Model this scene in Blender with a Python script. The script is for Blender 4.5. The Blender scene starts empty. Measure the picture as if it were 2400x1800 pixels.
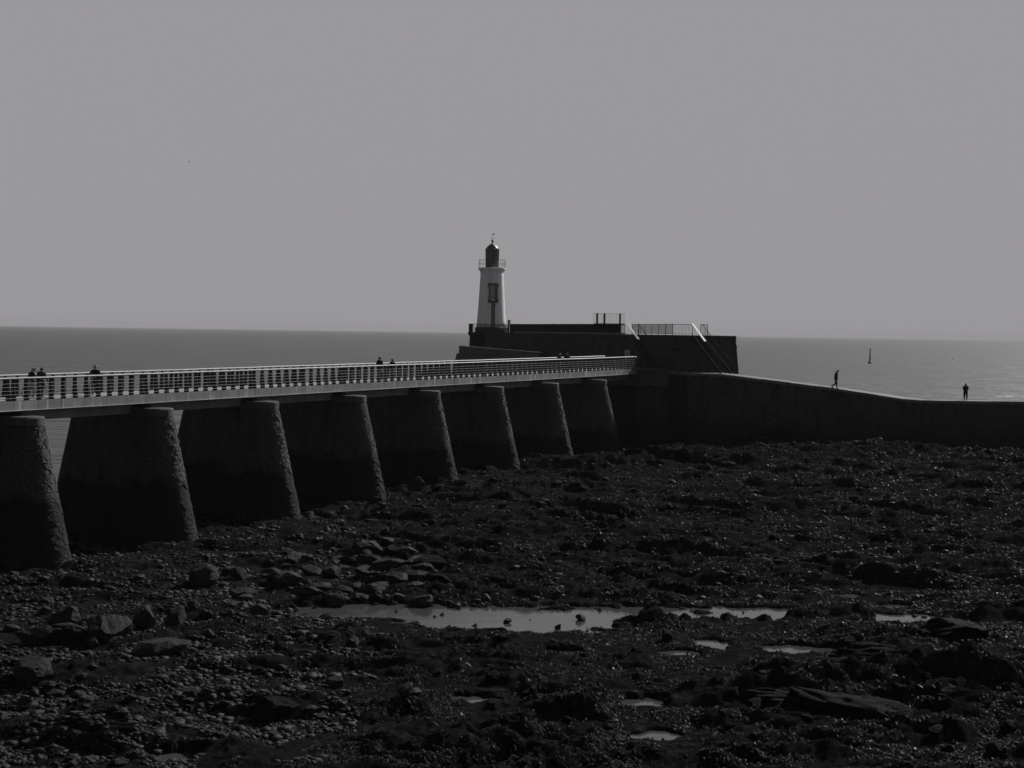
import bpy, bmesh, math, random
import numpy as np
from mathutils import Vector, Matrix
R = math.radians
rng = random.Random(7)
C = bpy.context.scene.collection
scene = bpy.context.scene

# ------------------------------------------------------------------ camera, sky, sun, exposure
CAMZ = 13.5
FPX = 3600.0                       # focal length in pixels of a 2400 px wide picture
cam_d = bpy.data.cameras.new('camera')
cam_d.sensor_width = 36.0
cam_d.lens = 36.0 * FPX / 2400.0
cam_d.clip_start = 0.5
cam_d.clip_end = 60000.0
cam = bpy.data.objects.new('camera', cam_d)
C.objects.link(cam)
PITCH = math.atan(121.5 / FPX)
ROLL = 0.0145
cam.matrix_world = Matrix.Translation((0, 0, CAMZ)) @ Matrix.Rotation(math.pi / 2 - PITCH, 4, 'X') @ Matrix.Rotation(ROLL, 4, 'Z')
scene.camera = cam

SUN_AZ = R(38.0)                   # to the right of the view direction
SUN_EL = R(34.0)
world = bpy.data.worlds.new('World')
scene.world = world
world.use_nodes = True
wn = world.node_tree
wn.nodes.clear()
sky = wn.nodes.new('ShaderNodeTexSky')
sky.sky_type = 'NISHITA'
sky.sun_disc = False
sky.sun_elevation = SUN_EL
sky.sun_rotation = SUN_AZ
sky.air_density = 1.0
sky.dust_density = 3.0
sky.ozone_density = 1.0
bw = wn.nodes.new('ShaderNodeRGBToBW')
mul = wn.nodes.new('ShaderNodeMath'); mul.operation = 'MULTIPLY'; mul.inputs[1].default_value = 0.1
gam = wn.nodes.new('ShaderNodeMath'); gam.operation = 'POWER'; gam.inputs[1].default_value = 2.0
gain = wn.nodes.new('ShaderNodeMath'); gain.operation = 'MULTIPLY'; gain.inputs[1].default_value = 1.8
cap = wn.nodes.new('ShaderNodeMath'); cap.operation = 'SMOOTH_MIN'
cap.inputs[1].default_value = 0.325; cap.inputs[2].default_value = 0.06
tint = wn.nodes.new('ShaderNodeMix'); tint.data_type = 'RGBA'; tint.blend_type = 'MULTIPLY'
tint.inputs[0].default_value = 1.0
tint.inputs[7].default_value = (1.0, 0.971, 1.012, 1)
bg = wn.nodes.new('ShaderNodeBackground'); bg.inputs[1].default_value = 1.0
wo = wn.nodes.new('ShaderNodeOutputWorld')
L = wn.links.new
# hazy horizon: below 7 degrees the sky keeps the brightness it has there
wtc = wn.nodes.new('ShaderNodeTexCoord'); wsep = wn.nodes.new('ShaderNodeSeparateXYZ'); wcom = wn.nodes.new('ShaderNodeCombineXYZ')
wmx = wn.nodes.new('ShaderNodeMath'); wmx.operation = 'MAXIMUM'; wmx.inputs[1].default_value = 0.12
wnm = wn.nodes.new('ShaderNodeVectorMath'); wnm.operation = 'NORMALIZE'
L(wtc.outputs['Generated'], wsep.inputs[0]); L(wsep.outputs[0], wcom.inputs[0]); L(wsep.outputs[1], wcom.inputs[1])
L(wsep.outputs[2], wmx.inputs[0]); L(wmx.outputs[0], wcom.inputs[2]); L(wcom.outputs[0], wnm.inputs[0]); L(wnm.outputs[0], sky.inputs[0])
L(sky.outputs[0], bw.inputs[0]); L(bw.outputs[0], mul.inputs[0]); L(mul.outputs[0], gam.inputs[0]); L(gam.outputs[0], gain.inputs[0]); L(gain.outputs[0], cap.inputs[0])
L(cap.outputs[0], tint.inputs[6]); L(tint.outputs[2], bg.inputs[0]); L(bg.outputs[0], wo.inputs[0])

sun_d = bpy.data.lights.new('sun', 'SUN')
sun_d.energy = 4.2
sun_d.angle = R(0.53)
sun_d.color = (1.0, 0.985, 0.985)
sun = bpy.data.objects.new('sun', sun_d)
C.objects.link(sun)
sdir = Vector((math.sin(SUN_AZ) * math.cos(SUN_EL), math.cos(SUN_AZ) * math.cos(SUN_EL), math.sin(SUN_EL)))
sun.rotation_euler = sdir.to_track_quat('Z', 'Y').to_euler()
sun.location = sdir * 200

vs = scene.view_settings
vs.view_transform = 'Standard'; vs.look = 'None'; vs.exposure = 0.0; vs.gamma = 1.0
vs.use_curve_mapping = False
cy = scene.cycles
cy.max_bounces = 6; cy.diffuse_bounces = 3; cy.glossy_bounces = 3; cy.volume_bounces = 1; cy.transmission_bounces = 2
cy.caustics_reflective = False; cy.caustics_refractive = False
cy.sample_clamp_indirect = 3.0
cy.use_denoising = True
try:
    cy.denoiser = 'OPENIMAGEDENOISE'
    cy.denoising_prefilter = 'ACCURATE'
except Exception:
    pass

# ------------------------------------------------------------------ pixel helpers (2400 x 1800 picture)
def hor(px): return 762.0 + 0.0145 * px
def at(px, py, Y):
    """world point seen at picture point (px, py) at distance Y"""
    s = FPX / Y
    v = (py - hor(px)) / s
    return Vector(((px - 1200.0) / s, Y, CAMZ - v))
def ground_at(px, py, z):
    Y = (CAMZ - z) * FPX / (py - hor(px))
    return Vector(((px - 1200.0) * Y / FPX, Y, z))

# ------------------------------------------------------------------ mesh helpers
class MB:
    def __init__(self): self.v = []; self.f = []; self.m = []
    def add(self, verts, faces, mi=0):
        o = len(self.v)
        self.v += [tuple(p) for p in verts]
        self.f += [tuple(i + o for i in f) for f in faces]
        self.m += [mi] * len(faces)
    def box(self, c, size, ax=None, mi=0, top=1.0):
        """c centre, size full sizes, ax list of 3 axes; top scales upper face"""
        ax = ax or (Vector((1, 0, 0)), Vector((0, 1, 0)), Vector((0, 0, 1)))
        c = Vector(c); h = [s * .5 for s in size]
        vs_ = []
        for k in (-1, 1):
            t = top if k == 1 else 1.0
            for a, b in ((-1, -1), (1, -1), (1, 1), (-1, 1)):
                vs_.append(c + ax[0] * (a * h[0] * t) + ax[1] * (b * h[1] * t) + ax[2] * (k * h[2]))
        self.add(vs_, [(3, 2, 1, 0), (4, 5, 6, 7), (0, 1, 5, 4), (1, 2, 6, 5), (2, 3, 7, 6), (3, 0, 4, 7)], mi)
    def bar(self, p, q, w, h=None, up=Vector((0, 0, 1)), mi=0):
        p = Vector(p); q = Vector(q); d = (q - p); l = d.length; d.normalize()
        u = d.cross(up)
        if u.length < 1e-4: u = Vector((1, 0, 0))
        u.normalize(); w2 = u.cross(d).normalized()
        self.box((p + q) / 2, (l, w, h or w), (d, u, w2), mi)
    def tube(self, pts, r, n=8, mi=0, ry=None, cap_=True):
        pts = [Vector(p) for p in pts]
        rs = r if isinstance(r, (list, tuple)) else [r] * len(pts)
        rings = []
        for i, p in enumerate(pts):
            d = (pts[min(i + 1, len(pts) - 1)] - pts[max(i - 1, 0)]).normalized()
            u = d.cross(Vector((0, 0, 1)))
            if u.length < 1e-3: u = Vector((1, 0, 0))
            u.normalize(); w = u.cross(d).normalized()
            k = (ry / r) if ry and not isinstance(r, (list, tuple)) else 1.0
            rings.append([p + u * (rs[i] * math.cos(2 * math.pi * j / n)) + w * (rs[i] * k * math.sin(2 * math.pi * j / n)) for j in range(n)])
        vs_ = [q for ring in rings for q in ring]
        fs = []
        for i in range(len(pts) - 1):
            for j in range(n):
                a = i * n + j; b = i * n + (j + 1) % n
                fs.append((a, b, b + n, a + n))
        if cap_:
            fs.append(tuple(range(n))[::-1]); fs.append(tuple((len(pts) - 1) * n + j for j in range(n)))
        self.add(vs_, fs, mi)
    def lathe(self, prof, n=48, c=(0, 0, 0), mi=0):
        c = Vector(c); vs_ = []; fs = []
        for (r, z) in prof:
            for j in range(n):
                a = 2 * math.pi * j / n
                vs_.append(c + Vector((r * math.cos(a), r * math.sin(a), z)))
        for i in range(len(prof) - 1):
            for j in range(n):
                a = i * n + j; b = i * n + (j + 1) % n
                fs.append((a, b, b + n, a + n))
        fs.append(tuple(range(n))[::-1]); fs.append(tuple((len(prof) - 1) * n + j for j in range(n)))
        self.add(vs_, fs, mi)
    def prism(self, poly, z0, z1, mi=0):
        """poly list of (x,y) counter-clockwise, z0/z1 numbers or per-vertex lists"""
        n = len(poly)
        za = z0 if isinstance(z0, (list, tuple)) else [z0] * n
        zb = z1 if isinstance(z1, (list, tuple)) else [z1] * n
        vs_ = [(p[0], p[1], za[i]) for i, p in enumerate(poly)] + [(p[0], p[1], zb[i]) for i, p in enumerate(poly)]
        fs = [tuple(range(n))[::-1], tuple(range(n, 2 * n))]
        for i in range(n):
            j = (i + 1) % n
            fs.append((i, j, j + n, i + n))
        self.add(vs_, fs, mi)
    def mesh(self, name, mats, smooth=False):
        me = bpy.data.meshes.new(name)
        me.from_pydata(self.v, [], self.f)
        for m_ in (mats if isinstance(mats, (list, tuple)) else [mats]): me.materials.append(m_)
        if any(self.m): me.polygons.foreach_set('material_index', self.m)
        if smooth: me.polygons.foreach_set('use_smooth', [True] * len(self.f))
        me.update()
        return me
    def build(self, name, mats, parent=None, smooth=False, loc=None):
        o = bpy.data.objects.new(name, self.mesh(name, mats, smooth))
        C.objects.link(o)
        if loc is not None: o.location = loc
        if parent is not None: o.parent = parent
        return o
def empty(name, loc=(0, 0, 0)):
    o = bpy.data.objects.new(name, None); C.objects.link(o); o.location = loc
    o.empty_display_size = .3
    return o
def tag(o, label=None, cat=None, group=None, kind=None):
    if label: o['label'] = label
    if cat: o['category'] = cat
    if group: o['group'] = group
    if kind: o['kind'] = kind
    return o
def inst(name, me, parent=None, mat=None):
    o = bpy.data.objects.new(name, me); C.objects.link(o)
    if mat is not None: o.matrix_world = mat
    if parent is not None: o.parent = parent
    return o
def np_mesh(name, v, f, mats, smooth=False):
    """v (n,3) array, f (m,k) array with constant k"""
    me = bpy.data.meshes.new(name)
    n, k = f.shape
    me.vertices.add(len(v)); me.vertices.foreach_set('co', np.asarray(v, np.float32).ravel())
    me.loops.add(n * k); me.loops.foreach_set('vertex_index', np.asarray(f, np.int32).ravel())
    me.polygons.add(n)
    me.polygons.foreach_set('loop_start', np.arange(0, n * k, k, dtype=np.int32))
    try: me.polygons.foreach_set('loop_total', np.full(n, k, np.int32))
    except Exception: pass
    if smooth: me.polygons.foreach_set('use_smooth', np.ones(n, bool))
    for m_ in (mats if isinstance(mats, (list, tuple)) else [mats]): me.materials.append(m_)
    me.update(calc_edges=True); me.validate()
    return me

# ------------------------------------------------------------------ noise (numpy)
def _hash(i, j, seed):
    h = (i.astype(np.int64) * 374761393 + j.astype(np.int64) * 668265263 + seed * 974634777) & 0x7fffffff
    h = ((h ^ (h >> 13)) * 1274126177) & 0x7fffffff
    return ((h ^ (h >> 16)) & 0xffff) / 65535.0
def perlin(x, y, seed=0):
    xi = np.floor(x); yi = np.floor(y); fx = x - xi; fy = y - yi
    u = fx * fx * fx * (fx * (fx * 6 - 15) + 10); v = fy * fy * fy * (fy * (fy * 6 - 15) + 10)
    def g(di, dj):
        a = _hash(xi + di, yi + dj, seed) * 2 * np.pi
        return np.cos(a) * (fx - di) + np.sin(a) * (fy - dj)
    a = g(0, 0) + u * (g(1, 0) - g(0, 0)); b = g(0, 1) + u * (g(1, 1) - g(0, 1))
    return (a + v * (b - a)) * 1.5
def fbm(x, y, o=4, seed=0, gain=.5):
    r = 0; a = 1.0
    for k in range(o):
        r = r + a * perlin(x * 2 ** k + 17.3 * k, y * 2 ** k - 9.1 * k, seed + k); a *= gain
    return r
def ridged(x, y, o=4, seed=0, gain=.5):
    r = 0; a = 1.0
    for k in range(o):
        r = r + a * (1 - np.abs(perlin(x * 2 ** k + 5.7 * k, y * 2 ** k + 3.3 * k, seed + k)) * 2); a *= gain
    return r
def sstep(a, b, x):
    t = np.clip((x - a) / (b - a), 0, 1); return t * t * (3 - 2 * t)

# ------------------------------------------------------------------ materials
def g3(v): return (v, v * .985, v * 1.005, 1)
class NT:
    def __init__(self, name):
        self.mat = bpy.data.materials.new(name); self.mat.use_nodes = True
        self.t = self.mat.node_tree; self.b = self.t.nodes['Principled BSDF']
        self.tc = self.t.nodes.new('ShaderNodeTexCoord'); self.geo = self.t.nodes.new('ShaderNodeNewGeometry')
    def n(self, ty, **kw):
        x = self.t.nodes.new(ty)
        for k, v in kw.items(): setattr(x, k, v)
        return x
    def l(self, a, b): self.t.links.new(a, b)
    def noise(self, scale, detail=4, rough=.55, coord=None, sc=None, dist=0.0):
        nz = self.n('ShaderNodeTexNoise'); nz.inputs['Scale'].default_value = scale
        nz.inputs['Detail'].default_value = detail; nz.inputs['Roughness'].default_value = rough
        nz.inputs['Distortion'].default_value = dist
        src = coord or self.geo.outputs['Position']
        if sc:
            mp = self.n('ShaderNodeMapping'); mp.inputs['Scale'].default_value = sc
            self.l(src, mp.inputs[0]); src = mp.outputs[0]
        self.l(src, nz.inputs['Vector'])
        return nz.outputs['Fac']
    def ramp(self, fac, stops):
        r = self.n('ShaderNodeValToRGB')
        e = r.color_ramp.elements
        while len(e) < len(stops): e.new(0.5)
        for i, (p, v) in enumerate(stops):
            e[i].position = p; e[i].color = g3(v) if not isinstance(v, tuple) else v
        self.l(fac, r.inputs[0]); return r.outputs[0]
    def mix(self, fac, a, b, mode='MIX'):
        m = self.n('ShaderNodeMix', data_type='RGBA', blend_type=mode)
        for ix, v in ((0, fac), (6, a), (7, b)):
            if hasattr(v, 'is_linked'): self.l(v, m.inputs[ix])
            elif isinstance(v, (int, float)) and ix: m.inputs[ix].default_value = g3(v)
            else: m.inputs[ix].default_value = v
        return m.outputs[2]
    def math(self, op, a, b=None, clamp=False):
        m = self.n('ShaderNodeMath', operation=op); m.use_clamp = clamp
        for i, v in enumerate((a, b)):
            if v is None: continue
            if hasattr(v, 'is_linked'): self.l(v, m.inputs[i])
            else: m.inputs[i].default_value = v
        return m.outputs[0]
    def bump(self, h, dist, strength=1.0, prev=None):
        b = self.n('ShaderNodeBump'); b.inputs['Distance'].default_value = dist; b.inputs['Strength'].default_value = strength
        self.l(h, b.inputs['Height'])
        if prev is not None: self.l(prev, b.inputs['Normal'])
        return b.outputs[0]
    def zpos(self):
        s = self.n('ShaderNodeSeparateXYZ'); self.l(self.geo.outputs['Position'], s.inputs[0]); return s.outputs
    def done(self, col=None, rough=None, nrm=None, spec=None, metal=None):
        B = self.b
        for sock, v in (('Base Color', col), ('Roughness', rough), ('Normal', nrm), ('Specular IOR Level', spec), ('Metallic', metal)):
            if v is None: continue
            if hasattr(v, 'is_linked'): self.l(v, B.inputs[sock])
            elif sock == 'Base Color': B.inputs[sock].default_value = g3(v)
            else: B.inputs[sock].default_value = v
        return self.mat
def mat_plain(name, lo, hi, scale=3.0, rough=.7, bump=.0, spec=.5, metal=0.0):
    t = NT(name); a = t.noise(scale, 5)
    col = t.ramp(a, [(.3, lo), (.7, hi)])
    nr = t.bump(t.noise(scale * 8, 4), bump) if bump else None
    return t.done(col, rough, nr, spec, metal)
M = {}
# shore rock: dark, wet, algae covered
t = NT('shore_rock')
n1 = t.noise(.35, 6, .6); n2 = t.noise(2.6, 6, .65); n3 = t.noise(14, 5, .7); n4 = t.noise(60, 3, .6)
col = t.ramp(n2, [(.30, .004), (.50, .016), (.72, .048)])
col = t.mix(t.ramp(n1, [(.42, 0.0), (.60, .8)]), col, t.ramp(n3, [(.3, .004), (.75, .027)]))
col = t.mix(t.ramp(n3, [(.62, 0.0), (.78, .45)]), col, .05)
b1 = t.bump(n3, .12, .9); b1 = t.bump(n4, .03, .8, b1)
M['shore'] = t.done(col, t.ramp(n2, [(.3, .5), (.7, .85)]), b1, .0)
# boulders
t = NT('boulder_stone')
n2 = t.noise(2.0, 6, .6); n3 = t.noise(16, 6, .7)
ri = t.geo.outputs['Random Per Island']
oi = t.n('ShaderNodeObjectInfo')
col = t.ramp(n2, [(.3, .010), (.55, .026), (.75, .055)])
col = t.mix(t.math('MULTIPLY', oi.outputs['Random'], .55), col, t.ramp(n3, [(.3, .014), (.7, .05)]))
nr = t.bump(n3, .05, .9); nr = t.bump(t.noise(4, 4), .15, .6, nr)
M['boulder'] = t.done(col, t.ramp(n3, [(.3, .5), (.7, .85)]), nr, .08)
t = NT('outcrop_rock')
n2 = t.noise(1.6, 6, .6); n3 = t.noise(12, 6, .7); n4 = t.noise(5, 5, .6, sc=(.35, .5, 2.2))
col = t.ramp(n2, [(.3, .004), (.6, .012), (.8, .026)])
nr = t.bump(n4, .22, .9); nr = t.bump(n3, .07, .9, nr)
M['outcrop'] = t.done(col, .8, nr, .03)
# cobbles
t = NT('cobble_stone')
ri = t.geo.outputs['Random Per Island']
col = t.ramp(ri, [(0, .005), (.6, .015), (.92, .028), (1, .065)])
col = t.mix(.5, col, t.ramp(t.noise(9, 5), [(.3, .01), (.7, .045)]))
M['cobble'] = t.done(col, .6, t.bump(t.noise(30, 4), .02), .10)
# seaweed
t = NT('seaweed')
ri = t.geo.outputs['Random Per Island']
col = t.ramp(ri, [(0, .004), (.6, .016), (.92, .042), (1, .10)])
M['weed'] = t.done(col, t.ramp(ri, [(0, .75), (.93, .6), (1, .40)]), None, .03)
# pier rubble stones with tide mark
def masonry(name, lo, hi, dlo, dhi, tide, edge=.5, stain=.5):
    t = NT(name)
    ri = t.geo.outputs['Random Per Island']
    a = t.noise(5, 6, .65); f = t.noise(26, 6, .7); big = t.noise(.7, 4, .6)
    dry = t.ramp(a, [(.28, lo), (.72, hi)])
    dry = t.mix(t.math('MULTIPLY', ri, .55), dry, t.ramp(f, [(.3, lo * .6), (.7, hi * 1.15)]))
    drip = t.noise(1.6, 4, .6, sc=(1, 1, .12))
    dry = t.mix(t.math('MULTIPLY', t.ramp(drip, [(.5, 0.0), (.68, 1.0)]), stain), dry, lo * .45)
    wet = t.ramp(f, [(.30, dlo), (.62, dhi), (.8, dhi * 2.2)])
    z = t.zpos()[2]
    zz = t.math('ADD', z, t.math('MULTIPLY', t.math('SUBTRACT', big, .5), 2.2))
    k = t.math('MULTIPLY_ADD', zz, 1.0 / edge)
    k.node.inputs[2].default_value = -tide / edge + .5; k.node.use_clamp = True
    col = t.mix(k, wet, dry)
    nr = t.bump(f, .07, 1.0); nr = t.bump(a, .10, .8, nr)
    return t.done(col, .85, nr, .2)
M['pier'] = masonry('pier_rubble', .045, .135, .008, .034, 4.85, .8)
M['pier_core'] = masonry('pier_mortar', .03, .08, .005, .016, 4.85, .8)
M['cap'] = masonry('pier_cap_concrete', .08, .16, .02, .05, 3.0, stain=.35)
M['bastion'] = masonry('bastion_rubble', .03, .11, .012, .04, 5.2, 2.2)
M['bastion_core'] = masonry('bastion_mortar', .018, .05, .010, .028, 5.2, 2.2)
M['apron'] = mat_plain('apron_concrete', .07, .12, 1.2, .85, .02, .2)
M['coping'] = mat_plain('coping_stone', .10, .20, 2.0, .8, .02, .3)
M['paving'] = mat_plain('jetty_paving', .08, .13, .8, .75, .01, .3)
# bridge
t = NT('fascia_paint')
a = t.noise(1.2, 4); ob = t.n('ShaderNodeObjectInfo')
base = t.ramp(a, [(.3, .26), (.7, .36)])
base = t.mix(t.math('MULTIPLY', ob.outputs['Random'], .45), base, .20)
sv = t.noise(3.2, 5, .62, sc=(1, 1, .10))
base = t.mix(t.ramp(sv, [(.585, 0.0), (.63, .85)]), base, .60)
sd = t.noise(4.3, 5, .62, sc=(1.3, 1.3, .12))
base = t.mix(t.ramp(sd, [(.60, 0.0), (.70, .5)]), base, .10)
M['fascia'] = t.done(base, .55, t.bump(t.noise(30, 3), .004), .3)
M['rail'] = mat_plain('handrail_timber', .36, .48, 4, .55, .003, .4)
M['wire'] = mat_plain('steel_wire', .18, .28, 4, .6, 0, .4, 0)
M['post'] = mat_plain('dark_post_paint', .012, .022, 3, .6, 0, .25)
M['girder'] = mat_plain('girder_concrete', .17, .28, 1.2, .8, .01, .2)
M['deck'] = mat_plain('deck_boards', .22, .34, 2.5, .75, .004, .3)
M['dark'] = mat_plain('bearing_dark', .01, .02, 3, .9, 0, .1)
M['dirt_edge'] = mat_plain('drip_edge', .35, .8, 9, .6, 0, .3)
# lighthouse
t = NT('white_render')
a = t.noise(1.1, 5, .6); sv = t.noise(1.3, 5, .6, sc=(1, 1, .08))
col = t.ramp(a, [(.3, .80), (.7, .88)])
col = t.mix(t.ramp(sv, [(.52, 0.0), (.75, .45)]), col, .34)
M['white'] = t.done(col, .75, t.bump(t.noise(12, 4), .008), .3)
M['lantern'] = mat_plain('lantern_paint', .08, .12, 4, .45, 0, .4)
M['glass'] = mat_plain('lantern_glass', .03, .06, 2, .15, 0, .6)
M['darkstone'] = mat_plain('dark_surround_stone', .09, .17, 5, .85, .02, .2)
M['panelgrey'] = mat_plain('grey_panel', .36, .46, 2, .7, 0, .3)
M['stain'] = mat_plain('stained_stone', .12, .30, 6, .85, .01, .2)
M['iron'] = mat_plain('iron_railing', .02, .035, 5, .85, 0, .08)
M['lightmetal'] = mat_plain('galvanised_metal', .18, .24, 5, .7, 0, .3)
M['sunlitrail'] = mat_plain('sunlit_handrail_tone', .55, .65, 5, .55, 0, .4)  # pale tone stands for sunlight on the upper stair handrails
M['sign'] = mat_plain('sign_board', .42, .52, 2, .5, 0, .4)
M['signink'] = mat_plain('sign_ink', .03, .04, 2, .6, 0, .3)
# people
for nm, lo, hi in (('cloth_black', .010, .018), ('cloth_dark', .02, .035), ('cloth_mid', .05, .08), ('cloth_light', .26, .36),
                   ('skin', .25, .32), ('hair_dark', .012, .02), ('hair_grey', .22, .32), ('shoe', .012, .02)):
    M[nm] = mat_plain(nm, lo, hi, 14, .85, .004, .2)
M['tyre'] = mat_plain('tyre_rubber', .012, .02, 8, .8, 0, .2)
M['chrome'] = mat_plain('bicycle_metal', .25, .35, 6, .6, 0, .3, 0)
M['bikepaint'] = mat_plain('bicycle_paint', .02, .03, 6, .35, 0, .5)
M['feather'] = mat_plain('gull_feather', .08, .16, 6, .8, 0, .2)
M['beacon'] = mat_plain('beacon_paint', .10, .16, 3, .6, 0, .3)
# water
def water(name, waves, dark, rough):
    t = NT(name)
    nr = None
    for sc, dist, strength, st in waves:
        h = t.noise(sc, 3, .6, sc=st)
        nr = t.bump(h, dist, strength, nr)
    t.b.inputs['IOR'].default_value = 1.33
    return t.done(dark, rough, nr, .5)
M['sea'] = water('sea_water', [(.012, 7.0, .5, (1, 2.5, 1)), (.05, 3.0, .6, (1, 2.2, 1)), (.2, .8, .7, (1, 1.9, 1)), (.8, .2, .5, (1, 1.5, 1))], .045, .37)
M['pool'] = water('pool_water', [(1.3, .012, .5, (1, 1.6, 1)), (6.0, .004, .6, (1, 1.6, 1))], .06, .06)

# ------------------------------------------------------------------ bridge frame of reference
BD = Vector((0.4654, 0.8852, 0)); BN = Vector((0.8852, -0.4654, 0))   # along, and outwards to the near side
B0 = Vector((-25.7, 77.1, 0))
BW = 3.75
def deck(t_): return CAMZ - 3.88 + 0.0063 * t_
def bp(t_, o=0.0, z=0.0):
    p = B0 + BD * t_ + BN * o
    return Vector((p.x, p.y, deck(t_) + z))
def bt(px, o=0.0):
    k = (px - 1200.0) / FPX
    p = B0 + BN * o
    return (k * p.y - p.x) / (BD.x - k * BD.y)
TP = [1.45 + 9.97 * i for i in range(-1, 8)]      # piers; the first lies outside the frame
TEND = 81.0

# ------------------------------------------------------------------ shore terrain
POOLS = [  # px x0,x1, py0,py1 of each tide pool in the picture
    (690, 1120, 1423, 1455), (960, 1500, 1432, 1484), (1330, 1760, 1430, 1465), (1560, 1960, 1430, 1450),
    (2030, 2235, 1447, 1478), (1800, 1985, 1519, 1540), (1285, 1375, 1531, 1544), (1085, 1175, 1641, 1655),
    (1500, 1560, 1643, 1666), (1495, 1595, 1722, 1746), (385, 455, 1775, 1795), (1655, 1720, 1505, 1525),
    (1970, 2020, 1396, 1408), (1600, 1700, 1456, 1466), (1740, 1860, 1448, 1460), (1560, 1660, 1530, 1543), (2090, 2125, 1418, 1430)]
PZ = 1.15
pools = []
for x0, x1, y0, y1 in POOLS:
    a = ground_at((x0 + x1) / 2, y0, PZ); b = ground_at((x0 + x1) / 2, y1, PZ)
    cx = (a.x + b.x) / 2; cyy = (a.y + b.y) / 2
    pools.append((cx, cyy, max(.7, (x1 - x0) / 2 * cyy / FPX), max(.65, (a.y - b.y) / 2 * 1.1)))
HUMPS = [  # px, py (foot), half width px, rise m, half depth m
    (1900, 1650, 300, .55, 2.6), (2090, 1600, 170, .45, 2.0), (2120, 1520, 150, .5, 2.2), (2260, 1500, 200, .5, 2.5), (1680, 1790, 200, .3, 1.2),
    (2340, 1640, 160, 1.0, 2.5), (230, 1770, 170, .9, 1.8), (640, 1690, 120, .8, 1.6), (560, 1780, 120, .5, 1.2), (830, 1530, 170, .42, 1.6),
    (1180, 1530, 160, .55, 1.6), (1640, 1474, 110, .20, .8), (1860, 1474, 90, .25, .8), (1290, 1790, 160, .55, 1.3), (1000, 1770, 180, .5, 1.3),
    (1060, 1140, 110, .7, 2.5), (1290, 1080, 90, .9, 3.0), (1420, 1090, 160, 1.0, 4.0), (1640, 1080, 190, 1.3, 5.0), (1870, 1075, 160, 1.2, 4.0),
    (1790, 1050, 95, 1.9, 4.0), (1560, 1062, 120, .8, 3.0), (2050, 1062, 90, .9, 3.0), (2130, 1075, 160, 1.0, 4.0), (1950, 1360, 120, .7, 2.0), (2150, 1370, 130, .8, 2.0), (1700, 1370, 220, .5, 2.0),
    (1350, 1370, 200, .5, 2.0), (800, 1420, 160, .5, 1.6), (350, 1560, 150, .5, 1.6), (150, 1600, 140, .5, 1.6), (2300, 1330, 130, .6, 2.5)]
humps = []
for px, py, hw, rise, hd in HUMPS:
    far = py < 1110
    p = ground_at(px, py, 3.1 if far else 2.1 if py < 1250 else 1.35)
    humps.append((p.x, min(p.y, 139.5) if far else p.y + hd * .6, hw * p.y / FPX, min(hd, 2.6) if far else hd, rise))
islets = []
for px, py, hw, rise, hd in ((1545, 1466, 120, .55, 1.1), (1690, 1464, 60, .34, .8), (1790, 1458, 50, .26, .7), (1905, 1454, 80, .40, .9), (1660, 1440, 40, .35, .5), (2010, 1452, 60, .5, 1.0)):
    p = ground_at(px, py, PZ); islets.append((p.x, p.y, hw * p.y / FPX, hd, rise))
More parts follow.
